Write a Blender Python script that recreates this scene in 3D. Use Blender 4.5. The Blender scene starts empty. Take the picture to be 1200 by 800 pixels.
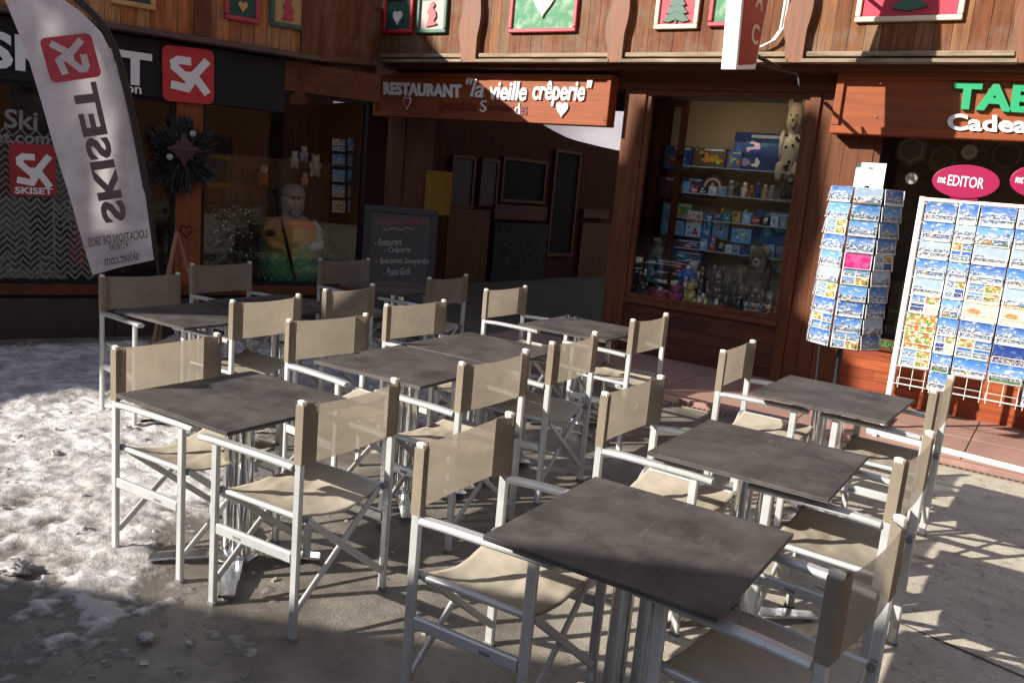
import bpy, math, random
from mathutils import Vector, Matrix, noise
R = random.Random(7)
scene = bpy.context.scene
col = scene.collection
rad = math.radians

# ------------------------------------------------------------------ camera
FPX, PITCH, YAW, ROLL, CH = 1001.04, 0.184958, -0.567047, 0.0889283, 1.745
def cam_axes():
    cy, sy = math.cos(YAW), math.sin(YAW)
    f = Vector((sy, cy, 0)); rt = Vector((cy, -sy, 0)); up = Vector((0, 0, 1))
    f2 = f*math.cos(PITCH) - up*math.sin(PITCH); u2 = f*math.sin(PITCH) + up*math.cos(PITCH)
    return rt*math.cos(ROLL) + u2*math.sin(ROLL), u2*math.cos(ROLL) - rt*math.sin(ROLL), f2
CR, CU, CF = cam_axes()
CAM = Vector((0, 0, CH))
cd = bpy.data.cameras.new('camera'); cam = bpy.data.objects.new('camera', cd); col.objects.link(cam)
cd.sensor_width = 36; cd.sensor_fit = 'HORIZONTAL'; cd.lens = FPX/1200*36; cd.clip_start = 0.05; cd.clip_end = 500
m3 = Matrix((CR, CU, -CF)).transposed()
cam.matrix_world = Matrix.Translation(CAM) @ m3.to_4x4()
scene.camera = cam
def ray(px, py): return CR*((px-600)/FPX) - CU*((py-400)/FPX) + CF
def gz(px, py, z=0.0):
    d = ray(px, py); return CAM + d*((z-CH)/d.z)

class Frame:
    """a wall plane: u runs along it, v up, n out towards the square"""
    def __init__(s, o, u):
        s.o = Vector(o); s.U = Vector(u).normalized(); s.V = Vector((0, 0, 1)); s.N = Vector((s.U.y, -s.U.x, 0))
    def p(s, u, v, n=0.0): return s.o + s.U*u + s.V*v + s.N*n
    def px(s, x, y, n=0.0):
        d = ray(x, y); o = s.o + s.N*n; t = (o-CAM).dot(s.N)/d.dot(s.N); q = CAM + d*t - s.o
        return q.dot(s.U), q.z + s.o.z
    def rect(s, x0, y0, x1, y1, n=0.0):
        xm, ym = (x0+x1)/2, (y0+y1)/2
        return s.px(x0, ym, n)[0], s.px(x1, ym, n)[0], s.px(xm, y1, n)[1], s.px(xm, y0, n)[1]

YR = 8.4
FR = Frame((0, YR, 0), (1, 0, 0))
FL = Frame((-7.5, 4.1, 0), (0.7252, 1.668, 0))

# ------------------------------------------------------------------ mesh building
class MB:
    def __init__(s): s.v = []; s.f = []; s.c = []
    def add(s, vs, fs, c=None):
        b = len(s.v); s.v += [Vector(x) for x in vs]
        for f in fs: s.f.append([b+i for i in f]); s.c.append(c)
    def hexa(s, P, c=None):
        s.add(P, [(0,3,2,1),(4,5,6,7),(0,1,5,4),(1,2,6,5),(2,3,7,6),(3,0,4,7)], c)
    def box(s, x0, x1, y0, y1, z0, z1, c=None):
        s.hexa([(x0,y0,z0),(x1,y0,z0),(x1,y1,z0),(x0,y1,z0),(x0,y0,z1),(x1,y0,z1),(x1,y1,z1),(x0,y1,z1)], c)
    def fbox(s, F, u0, u1, v0, v1, n0, n1, c=None):
        s.hexa([F.p(u0,v0,n1),F.p(u1,v0,n1),F.p(u1,v0,n0),F.p(u0,v0,n0),F.p(u0,v1,n1),F.p(u1,v1,n1),F.p(u1,v1,n0),F.p(u0,v1,n0)], c)
    def bar(s, a, b, w, h, up=(0,0,1), r=0.25, c=None):
        """rounded rectangular bar from a to b; w across, h along up"""
        a = Vector(a); b = Vector(b); d = (b-a).normalized(); up = Vector(up)
        side = d.cross(up).normalized(); up = side.cross(d).normalized()
        k = min(w, h)*r; W, H = w/2, h/2
        pr = [(-W+k,-H),(W-k,-H),(W,-H+k),(W,H-k),(W-k,H),(-W+k,H),(-W,H-k),(-W,-H+k)]
        vs = [a+side*x+up*y for x, y in pr] + [b+side*x+up*y for x, y in pr]
        s.add(vs, [[7-i for i in range(8)], list(range(8, 16))] + [(i, (i+1) % 8, 8+(i+1) % 8, 8+i) for i in range(8)], c)
    def tube(s, pts, r, n=10, c=None, r1=None):
        pts = [Vector(p) for p in pts]; rings = []; m = len(pts)
        prev = None
        for i, p in enumerate(pts):
            d = (pts[min(i+1, m-1)] - pts[max(i-1, 0)]).normalized()
            if prev is None:
                a = d.cross(Vector((0, 0, 1)) if abs(d.z) < 0.9 else Vector((1, 0, 0))).normalized()
            else:
                a = (prev - d*prev.dot(d)).normalized()
            prev = a; b = d.cross(a)
            rr = r if r1 is None else r + (r1-r)*i/(m-1)
            rings.append([p + (a*math.cos(2*math.pi*k/n) + b*math.sin(2*math.pi*k/n))*rr for k in range(n)])
        vs = [x for g in rings for x in g]; fs = []
        for i in range(m-1):
            for k in range(n):
                fs.append((i*n+k, i*n+(k+1) % n, (i+1)*n+(k+1) % n, (i+1)*n+k))
        fs.append(list(range(n))[::-1]); fs.append([(m-1)*n+k for k in range(n)])
        s.add(vs, fs, c)
    def prism(s, F, poly, n0, n1, c=None):
        """outline in a frame's (u, v), from n0 to n1"""
        k = len(poly)
        vs = [F.p(u, v, n0) for u, v in poly] + [F.p(u, v, n1) for u, v in poly]
        area = sum(poly[i][0]*poly[(i+1) % k][1]-poly[(i+1) % k][0]*poly[i][1] for i in range(k))
        fs = [list(range(k))[::-1], [k+i for i in range(k)]] + [(i, (i+1) % k, k+(i+1) % k, k+i) for i in range(k)]
        if area < 0: fs = [f[::-1] for f in fs]
        s.add(vs, fs, c)
    def sphere(s, o, r, n=12, c=None, bump=0.0):
        o = Vector(o); r = Vector((r, r, r)) if isinstance(r, (int, float)) else Vector(r)
        vs = []; fs = []; m = max(6, n*2//3)
        for i in range(m+1):
            t = math.pi*i/m
            for k in range(n):
                a = 2*math.pi*k/n
                q = Vector((math.sin(t)*math.cos(a), math.sin(t)*math.sin(a), math.cos(t)))
                g = 1 + (bump*noise.noise(q*3.1+o*5) if bump else 0)
                vs.append(o + Vector((q.x*r.x, q.y*r.y, q.z*r.z))*g)
        for i in range(m):
            for k in range(n):
                fs.append((i*n+k, (i+1)*n+k, (i+1)*n+(k+1) % n, i*n+(k+1) % n))
        s.add(vs, fs, c)
    def lathe(s, o, prof, n=14, c=None):
        o = Vector(o); vs = []; fs = []; m = len(prof)
        for r, z in prof:
            for k in range(n):
                a = 2*math.pi*k/n; vs.append(o+Vector((r*math.cos(a), r*math.sin(a), z)))
        for i in range(m-1):
            for k in range(n):
                fs.append((i*n+k, i*n+(k+1) % n, (i+1)*n+(k+1) % n, (i+1)*n+k))
        fs.append(list(range(n))[::-1]); fs.append([(m-1)*n+k for k in range(n)])
        s.add(vs, fs, c)
    def ribbon(s, F, pts, w, n0, n1, c=None):
        """a thick stroke along (u, v) points"""
        for i_, (a, b) in enumerate(zip(pts[:-1], pts[1:])):
            d = Vector((b[0]-a[0], b[1]-a[1])); L = d.length
            if L < 1e-6: continue
            d /= L; q = Vector((-d.y, d.x))*w/2; e = d*w*0.3
            A = Vector(a)-e; B = Vector(b)+e
            s.prism(F, [tuple(A-q), tuple(B-q), tuple(B+q), tuple(A+q)], n0+0.00013*(i_ % 9), n1+0.00023*(i_ % 9), c)
    def build(s, name, mat, parent=None, smooth=False, bevel=0.0):
        o0 = Vector((0, 0, 0))
        if parent is not None: o0 = Vector(parent.get('_o', (0, 0, 0)))
        elif s.v:
            lo = [min(v[i] for v in s.v) for i in range(3)]; hi = [max(v[i] for v in s.v) for i in range(3)]
            o0 = Vector(((lo[0]+hi[0])/2, (lo[1]+hi[1])/2, lo[2]))
        me = bpy.data.meshes.new(name)
        me.from_pydata([tuple(v-o0) for v in s.v], [], s.f)
        if any(c is not None for c in s.c):
            at = me.color_attributes.new('Col', 'FLOAT_COLOR', 'CORNER'); buf = []
            for f, c in zip(s.f, s.c):
                q = tuple(c) if c is not None else (1, 1, 1)
                buf += list(q[:3])+[1.0] if len(f) == 1 else (list(q[:3])+[1.0])*len(f)
            at.data.foreach_set('color', buf)
        if smooth:
            me.polygons.foreach_set('use_smooth', [True]*len(me.polygons))
        ob = bpy.data.objects.new(name, me); col.objects.link(ob)
        for m in (mat if isinstance(mat, (list, tuple)) else [mat]): me.materials.append(m)
        if parent is not None: ob.parent = parent
        else: ob.location = o0
        ob['_o'] = tuple(o0)
        if smooth and smooth != 'all':
            me.set_sharp_from_angle(angle=rad(40))
        if bevel:
            bv = ob.modifiers.new('edge', 'BEVEL'); bv.width = bevel; bv.segments = 2; bv.limit_method = 'ANGLE'; bv.angle_limit = rad(40)
        return ob

def empty(name, loc, label, cat, group=None, rz=0.0):
    o = bpy.data.objects.new(name, None); col.objects.link(o); o.location = loc; o.rotation_euler = (0, 0, rz); o.empty_display_size = 0.1
    o['_o'] = tuple(loc) if rz == 0 else (0, 0, 0)
    return tag(o, label, cat, group)
def tag(o, label=None, cat=None, group=None, kind=None):
    if label: o['label'] = label
    if cat: o['category'] = cat
    if group: o['group'] = group
    if kind: o['kind'] = kind
    return o

def text_faces(body, bold=0.0, shear=0.0):
    cu = bpy.data.curves.new('t', 'FONT'); cu.body = body; cu.offset = bold; cu.shear = shear; cu.resolution_u = 3
    ob = bpy.data.objects.new('t', cu); col.objects.link(ob)
    dg = bpy.context.evaluated_depsgraph_get(); dg.update()
    me = bpy.data.meshes.new_from_object(ob.evaluated_get(dg))
    vs = [(v.co.x, v.co.y) for v in me.vertices]; fs = [list(p.vertices) for p in me.polygons]
    ed = {}
    for f in fs:
        for a, b in zip(f, f[1:]+f[:1]): ed[(a, b)] = ed.get((a, b), 0)+1
    rim = [e for e in ed if (e[1], e[0]) not in ed]
    bpy.data.objects.remove(ob); bpy.data.curves.remove(cu); bpy.data.meshes.remove(me)
    x0 = min(v[0] for v in vs); x1 = max(v[0] for v in vs); y0 = min(v[1] for v in vs); y1 = max(v[1] for v in vs)
    return [((x-x0)/(x1-x0), (y-y0)/(y1-y0)) for x, y in vs], fs, rim
def text(mb, F, body, p00, p10, p01, n0, n1, bold=0.0, shear=0.0, c=None, arch=0.0):
    """lettering whose baseline corner, baseline end and top corner are (u, v) points of the frame"""
    vs, fs, rim = text_faces(body, bold, shear)
    a, b, d = Vector(p00), Vector(p10)-Vector(p00), Vector(p01)-Vector(p00)
    P = [a + b*s + d*(t + arch*4*s*(1-s)) for s, t in vs]; k = len(P)
    V = [F.p(q.x, q.y, n1) for q in P] + [F.p(q.x, q.y, n0) for q in P]
    flip = (b.x*d.y-b.y*d.x) < 0
    FS = [f for f in fs] + [(e[1], e[0], k+e[0], k+e[1]) for e in rim] + [[k+i for i in f[::-1]] for f in fs]
    if flip: FS = [list(f)[::-1] for f in FS]
    mb.add(V, FS, c)
def ptext(mb, F, body, q00, q10, q01, n0, n1, **k):
    text(mb, F, body, F.px(*q00, n1), F.px(*q10, n1), F.px(*q01, n1), n0, n1, **k)
def heart(cu, cv, w, h, n=24):
    o = []
    for i in range(n):
        t = 2*math.pi*i/n
        o.append((cu + w/2*(math.sin(t)**3), cv + h*(13*math.cos(t)-5*math.cos(2*t)-2*math.cos(3*t)-math.cos(4*t)+2.5)/29))
    return o[::-1]
def rrect(u0, u1, v0, v1, r, k=4):
    o = []
    for (cu, cv, a0) in ((u1-r, v0+r, -90), (u1-r, v1-r, 0), (u0+r, v1-r, 90), (u0+r, v0+r, 180)):
        for i in range(k+1):
            a = rad(a0+90*i/k); o.append((cu+r*math.cos(a), cv+r*math.sin(a)))
    return o

# ------------------------------------------------------------------ materials
def mat(name, base, rough=0.6, metal=0.0, attr=False, nz=0.0, scale=(6, 6, 6), bump=0.0, bscale=40, spec=0.5, dark=None, dirt=0.0, dscale=2.0, rnd=False, coat=0.0):
    m = bpy.data.materials.new(name); m.use_nodes = True; nt = m.node_tree; N = nt.nodes; L = nt.links
    b = N['Principled BSDF']; b.inputs['Roughness'].default_value = rough; b.inputs['Metallic'].default_value = metal
    b.inputs['Specular IOR Level'].default_value = spec; b.inputs['Coat Weight'].default_value = coat
    tc = N.new('ShaderNodeTexCoord'); vec = tc.outputs['Object']
    if rnd:
        oi = N.new('ShaderNodeObjectInfo'); ad = N.new('ShaderNodeVectorMath'); ad.operation = 'ADD'
        sc = N.new('ShaderNodeVectorMath'); sc.operation = 'SCALE'; sc.inputs['Scale'].default_value = 37.0
        cb = N.new('ShaderNodeCombineXYZ')
        for i in range(3): L.new(oi.outputs['Random'], cb.inputs[i])
        L.new(cb.outputs[0], sc.inputs[0]); L.new(vec, ad.inputs[0]); L.new(sc.outputs[0], ad.inputs[1]); vec = ad.outputs[0]
    if attr:
        a = N.new('ShaderNodeAttribute'); a.attribute_name = 'Col'; c = a.outputs['Color']
        if base is not None:
            mx = N.new('ShaderNodeMix'); mx.data_type = 'RGBA'; mx.blend_type = 'MULTIPLY'; mx.inputs[0].default_value = 1
            L.new(c, mx.inputs[6]); mx.inputs[7].default_value = (*base, 1); c = mx.outputs[2]
    else:
        rg = N.new('ShaderNodeRGB'); rg.outputs[0].default_value = (*base, 1); c = rg.outputs[0]
    if nz:
        mp = N.new('ShaderNodeMapping'); mp.inputs['Scale'].default_value = scale; L.new(vec, mp.inputs[0])
        n = N.new('ShaderNodeTexNoise'); n.inputs['Scale'].default_value = 1; n.inputs['Detail'].default_value = 6; n.inputs['Roughness'].default_value = 0.6; L.new(mp.outputs[0], n.inputs['Vector'])
        mr = N.new('ShaderNodeMapRange'); mr.inputs['From Min'].default_value = 0.3; mr.inputs['From Max'].default_value = 0.7
        mr.inputs['To Min'].default_value = 1-nz; mr.inputs['To Max'].default_value = 1+nz*0.6; L.new(n.outputs['Fac'], mr.inputs['Value'])
        mx = N.new('ShaderNodeMix'); mx.data_type = 'RGBA'; mx.blend_type = 'MULTIPLY'; mx.inputs[0].default_value = 1
        L.new(c, mx.inputs[6]); L.new(mr.outputs[0], mx.inputs[7]); c = mx.outputs[2]
        rr = N.new('ShaderNodeMapRange'); rr.inputs['To Min'].default_value = max(0.02, rough-0.12); rr.inputs['To Max'].default_value = min(1, rough+0.12)
        L.new(n.outputs['Fac'], rr.inputs['Value']); L.new(rr.outputs[0], b.inputs['Roughness'])
    if dark is not None:
        n2 = N.new('ShaderNodeTexNoise'); n2.inputs['Scale'].default_value = dscale; n2.inputs['Detail'].default_value = 7; n2.inputs['Roughness'].default_value = 0.65; L.new(vec, n2.inputs['Vector'])
        mr = N.new('ShaderNodeMapRange'); mr.inputs['From Min'].default_value = 0.48; mr.inputs['From Max'].default_value = 0.68; mr.inputs['To Max'].default_value = dirt; L.new(n2.outputs['Fac'], mr.inputs['Value'])
        mx = N.new('ShaderNodeMix'); mx.data_type = 'RGBA'; L.new(mr.outputs[0], mx.inputs[0]); L.new(c, mx.inputs[6]); mx.inputs[7].default_value = (*dark, 1); c = mx.outputs[2]
    L.new(c, b.inputs['Base Color'])
    if bump:
        n3 = N.new('ShaderNodeTexNoise'); n3.inputs['Scale'].default_value = bscale; n3.inputs['Detail'].default_value = 5
        if nz and scale[0] != scale[2]:
            L.new(mp.outputs[0], n3.inputs['Vector']); n3.inputs['Scale'].default_value = 2.0
        else: L.new(vec, n3.inputs['Vector'])
        bp = N.new('ShaderNodeBump'); bp.inputs['Strength'].default_value = bump; bp.inputs['Distance'].default_value = 0.004; L.new(n3.outputs['Fac'], bp.inputs['Height']); L.new(bp.outputs[0], b.inputs['Normal'])
    return m

def fabric(name, base, trans, through):
    m = bpy.data.materials.new(name); m.use_nodes = True; nt = m.node_tree; N = nt.nodes; L = nt.links
    N.remove(N['Principled BSDF']); out = N['Material Output']
    tc = N.new('ShaderNodeTexCoord'); n = N.new('ShaderNodeTexNoise'); n.inputs['Scale'].default_value = 7; n.inputs['Detail'].default_value = 8; n.inputs['Roughness'].default_value = 0.65; L.new(tc.outputs['Object'], n.inputs['Vector'])
    mr = N.new('ShaderNodeMapRange'); mr.inputs['From Min'].default_value = 0.3; mr.inputs['From Max'].default_value = 0.7; mr.inputs['To Min'].default_value = 0.86; mr.inputs['To Max'].default_value = 1.1; L.new(n.outputs['Fac'], mr.inputs['Value'])
    oi = N.new('ShaderNodeObjectInfo'); m2 = N.new('ShaderNodeMapRange'); m2.inputs['To Min'].default_value = 0.9; m2.inputs['To Max'].default_value = 1.06; L.new(oi.outputs['Random'], m2.inputs['Value'])
    ml = N.new('ShaderNodeMath'); ml.operation = 'MULTIPLY'; L.new(mr.outputs[0], ml.inputs[0]); L.new(m2.outputs[0], ml.inputs[1])
    mx = N.new('ShaderNodeMix'); mx.data_type = 'RGBA'; mx.blend_type = 'MULTIPLY'; mx.inputs[0].default_value = 1; mx.inputs[6].default_value = (*base, 1); L.new(ml.outputs[0], mx.inputs[7])
    d = N.new('ShaderNodeBsdfDiffuse'); t = N.new('ShaderNodeBsdfTranslucent'); tr = N.new('ShaderNodeBsdfTransparent')
    L.new(mx.outputs[2], d.inputs['Color']); L.new(mx.outputs[2], t.inputs['Color'])
    s1 = N.new('ShaderNodeMixShader'); s1.inputs[0].default_value = trans; L.new(d.outputs[0], s1.inputs[1]); L.new(t.outputs[0], s1.inputs[2])
    s2 = N.new('ShaderNodeMixShader'); s2.inputs[0].default_value = through; L.new(s1.outputs[0], s2.inputs[1]); L.new(tr.outputs[0], s2.inputs[2])
    L.new(s2.outputs[0], out.inputs['Surface'])
    wv = N.new('ShaderNodeTexNoise'); wv.inputs['Scale'].default_value = 260; L.new(tc.outputs['Object'], wv.inputs['Vector'])
    bp = N.new('ShaderNodeBump'); bp.inputs['Strength'].default_value = 0.25; bp.inputs['Distance'].default_value = 0.002; L.new(wv.outputs['Fac'], bp.inputs['Height'])
    L.new(bp.outputs[0], d.inputs['Normal'])
    return m

def glass(name, tint=(0.75, 0.78, 0.76), refl=1.0):
    m = bpy.data.materials.new(name); m.use_nodes = True; nt = m.node_tree; N = nt.nodes; L = nt.links
    N.remove(N['Principled BSDF']); out = N['Material Output']
    tr = N.new('ShaderNodeBsdfTransparent'); tr.inputs['Color'].default_value = (*tint, 1)
    g = N.new('ShaderNodeBsdfGlossy'); g.inputs['Roughness'].default_value = 0.015
    fr = N.new('ShaderNodeFresnel'); fr.inputs['IOR'].default_value = 1.5
    ml = N.new('ShaderNodeMath'); ml.operation = 'MULTIPLY'; ml.inputs[1].default_value = refl; L.new(fr.outputs[0], ml.inputs[0])
    s = N.new('ShaderNodeMixShader'); L.new(ml.outputs[0], s.inputs[0]); L.new(tr.outputs[0], s.inputs[1]); L.new(g.outputs[0], s.inputs[2]); L.new(s.outputs[0], out.inputs['Surface'])
    return m

M = {}
M['alu'] = mat('pale_aluminium', (0.525, 0.54, 0.54), 0.38, 0.35, nz=0.10, scale=(9, 9, 9), rnd=True)
M['cap'] = mat('cream_cap', (0.66, 0.60, 0.50), 0.55)
M['hinge'] = mat('grey_plastic', (0.17, 0.17, 0.175), 0.5)
M['mesh_back'] = fabric('beige_mesh', (0.345, 0.297, 0.232), 0.52, 0.11)
M['sleeve'] = fabric('beige_sleeve', (0.305, 0.257, 0.198), 0.30, 0.0)
M['seat'] = fabric('beige_canvas', (0.55, 0.49, 0.395), 0.28, 0.03)
M['top'] = mat('slate_laminate', (0.076, 0.069, 0.065), 0.5, nz=0.5, scale=(5, 5, 5), bump=0.10, bscale=160, dark=(0.135, 0.115, 0.105), dirt=0.6, dscale=6.0, rnd=True, spec=0.15)
def worn_top(m):
    nt = m.node_tree; N = nt.nodes; L = nt.links; b = N['Principled BSDF']; lk = b.inputs['Base Color'].links[0]; src = lk.from_socket
    tc = N.new('ShaderNodeTexCoord'); oi = N.new('ShaderNodeObjectInfo'); sc = N.new('ShaderNodeVectorMath'); sc.operation = 'MULTIPLY_ADD'
    cb = N.new('ShaderNodeCombineXYZ'); L.new(oi.outputs['Random'], cb.inputs[0]); L.new(oi.outputs['Random'], cb.inputs[1])
    L.new(cb.outputs[0], sc.inputs[0]); sc.inputs[1].default_value = (19, 31, 7); L.new(tc.outputs['Object'], sc.inputs[2])
    mp = N.new('ShaderNodeMapping'); mp.inputs['Rotation'].default_value = (0, 0, 0.6); mp.inputs['Scale'].default_value = (70, 5, 5); L.new(sc.outputs[0], mp.inputs[0])
    n = N.new('ShaderNodeTexNoise'); n.inputs['Scale'].default_value = 1; n.inputs['Detail'].default_value = 4; L.new(mp.outputs[0], n.inputs['Vector'])
    n2 = N.new('ShaderNodeTexNoise'); n2.inputs['Scale'].default_value = 90; n2.inputs['Detail'].default_value = 3; L.new(sc.outputs[0], n2.inputs['Vector'])
    f = N.new('ShaderNodeMapRange'); f.inputs['From Min'].default_value = 0.66; f.inputs['From Max'].default_value = 0.74; f.inputs['To Max'].default_value = 0.35; L.new(n.outputs['Fac'], f.inputs['Value'])
    g = N.new('ShaderNodeMapRange'); g.inputs['From Min'].default_value = 0.68; g.inputs['From Max'].default_value = 0.74; g.inputs['To Max'].default_value = 0.6; L.new(n2.outputs['Fac'], g.inputs['Value'])
    mxm = N.new('ShaderNodeMath'); mxm.operation = 'MAXIMUM'; L.new(f.outputs[0], mxm.inputs[0]); L.new(g.outputs[0], mxm.inputs[1])
    mx = N.new('ShaderNodeMix'); mx.data_type = 'RGBA'; L.new(mxm.outputs[0], mx.inputs[0]); L.new(src, mx.inputs[6]); mx.inputs[7].default_value = (0.20, 0.18, 0.165, 1); L.new(mx.outputs[2], b.inputs['Base Color'])
worn_top(M['top'])
M['edge'] = mat('laminate_edge', (0.11, 0.105, 0.10), 0.5)  # paler than the top: sunlit rim put into the colour
M['chrome'] = mat('polished_steel', (0.72, 0.73, 0.74), 0.16, 1.0, nz=0.08)
M['iron'] = mat('black_steel', (0.02, 0.02, 0.022), 0.45, 0.3)
M['boards'] = mat('orange_boards', (1, 1, 1), 0.7, spec=0.2, attr=True, nz=0.5, scale=(26, 26, 2.2), bump=0.4, dark=(0.20, 0.165, 0.13), dirt=0.55, dscale=2.2)
M['boards_h'] = mat('orange_siding', (1, 1, 1), 0.6, spec=0.3, attr=True, nz=0.38, scale=(2.2, 26, 30), bump=0.35)
M['brown'] = mat('brown_stained_wood', (0.135, 0.047, 0.019), 0.6, spec=0.22, nz=0.4, scale=(16, 16, 1.8), bump=0.3)
M['brown_h'] = mat('brown_stained_beam', (0.11, 0.038, 0.016), 0.6, spec=0.22, nz=0.4, scale=(1.8, 16, 20), bump=0.3)
M['signwood'] = mat('orange_sign_wood', (0.25, 0.060, 0.016), 0.55, spec=0.3, nz=0.25, scale=(1.6, 14, 22), bump=0.3)
M['darkwood'] = mat('dark_red_wood', (0.075, 0.026, 0.012), 0.75, spec=0.08, nz=0.4, scale=(14, 14, 2), bump=0.25)
M['weathered'] = mat('weathered_ledge', (0.29, 0.225, 0.16), 0.8, nz=0.5, spec=0.1, scale=(3, 20, 20), bump=0.4)
M['black'] = mat('black_fascia', (0.010, 0.010, 0.012), 0.6, nz=0.2, spec=0.25)
M['blackpole'] = mat('black_pole', (0.012, 0.012, 0.013), 0.4)
M['white'] = mat('white_paint', (0.74, 0.71, 0.68), 0.5, nz=0.06)
M['cream'] = mat('cream_paint', (0.68, 0.58, 0.42), 0.5, nz=0.12)
M['red'] = mat('red_paint', (0.50, 0.018, 0.028), 0.42, nz=0.10)
M['darkred'] = mat('dark_red_panel', (0.30, 0.010, 0.018), 0.35)
M['frame_red'] = mat('raspberry_frame', (0.40, 0.035, 0.055), 0.45, nz=0.2)
M['frame_green'] = mat('pine_green_frame', (0.020, 0.095, 0.065), 0.45, nz=0.2)
M['panel_green'] = mat('green_panel', (0.035, 0.20, 0.09), 0.6, nz=0.25, dark=(0.30, 0.42, 0.30), dirt=0.8, dscale=9)
M['panel_dkgreen'] = mat('dark_green_panel', (0.010, 0.06, 0.04), 0.6, nz=0.2)
M['panel_red'] = mat('red_panel', (0.46, 0.020, 0.050), 0.55, nz=0.12)
M['panel_yellow'] = mat('straw_panel', (0.48, 0.28, 0.10), 0.6, nz=0.15)
M['panel_white'] = mat('pale_panel', (0.36, 0.33, 0.31), 0.6, nz=0.15)
M['green_letter'] = mat('green_letter', (0.012, 0.30, 0.12), 0.4)
M['white_letter'] = mat('white_letter', (0.74, 0.74, 0.76), 0.45)
M['redbrown_letter'] = mat('dark_red_letter', (0.13, 0.008, 0.008), 0.5)
M['grey_letter'] = mat('grey_letter', (0.20, 0.20, 0.21), 0.6)
M['plum_letter'] = mat('grey_print', (0.12, 0.085, 0.095), 0.7)
M['pink'] = mat('pink_enamel', (0.27, 0.008, 0.055), 0.4, spec=0.3)
M['slate'] = mat('chalk_slate', (0.060, 0.056, 0.056), 0.75, nz=0.25, scale=(4, 4, 4), dark=(0.09, 0.085, 0.085), dirt=0.5, dscale=5)
M['slate_frame'] = mat('slate_frame', (0.030, 0.030, 0.034), 0.55)
M['chalk'] = mat('white_chalk', (0.42, 0.40, 0.38), 0.9)
M['chalk_red'] = mat('red_chalk', (0.26, 0.06, 0.06), 0.9)
M['yellow'] = mat('mustard_enamel', (0.30, 0.165, 0.02), 0.7, spec=0.2, nz=0.15)
M['print'] = mat('printed_card', None, 0.4, attr=True, coat=0.1, spec=0.3)
M['toy'] = mat('toy_colours', (1.6, 1.6, 1.6), 0.45, attr=True)
M['plush'] = mat('plush', (1.4, 1.4, 1.4), 0.9, attr=True, nz=0.25, scale=(40, 40, 40), bump=0.6, bscale=120)
M['wire'] = mat('white_wire', (0.78, 0.76, 0.74), 0.4)
M['darkwire'] = mat('dark_wire', (0.03, 0.03, 0.035), 0.4, 0.5)
M['glass'] = glass('shop_glass', (0.92, 0.94, 0.93), 0.8)
M['glassdark'] = glass('shop_glass_dim', (0.90, 0.92, 0.91), 0.55)
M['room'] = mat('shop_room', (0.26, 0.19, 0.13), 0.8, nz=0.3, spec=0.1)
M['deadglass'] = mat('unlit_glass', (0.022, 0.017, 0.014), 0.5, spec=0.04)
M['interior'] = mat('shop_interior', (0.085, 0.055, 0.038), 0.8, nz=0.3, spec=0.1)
M['beige_wall'] = mat('beige_back_wall', (0.80, 0.62, 0.40), 0.8, nz=0.1)
M['stone'] = mat('slate_stone', (0.050, 0.052, 0.048), 0.85, spec=0.1, nz=0.5, scale=(14, 14, 14), bump=0.6, bscale=30)
M['plinth'] = mat('brown_plinth_tile', (0.050, 0.030, 0.026), 0.55, nz=0.25, scale=(5, 5, 5), bump=0.15)
M['leaf'] = mat('garland_leaf', (0.018, 0.062, 0.028), 0.6, nz=0.3)
M['leaf2'] = mat('bright_leaf', (0.05, 0.16, 0.04), 0.6, nz=0.3)
M['plasterpale'] = mat('pale_plaster', (0.66, 0.63, 0.68), 0.8, nz=0.05)
M['easelwood'] = mat('easel_wood', (0.34, 0.17, 0.09), 0.6, nz=0.2, scale=(20, 20, 3))
M['ice'] = mat('dirty_ice', (0.36, 0.345, 0.34), 0.4, nz=0.25, scale=(20, 20, 20), bump=0.5)

# flag cloth lets light through
fm = fabric('white_flag_cloth', (0.84, 0.79, 0.83), 0.45, 0.0); M['flag'] = fm

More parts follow.
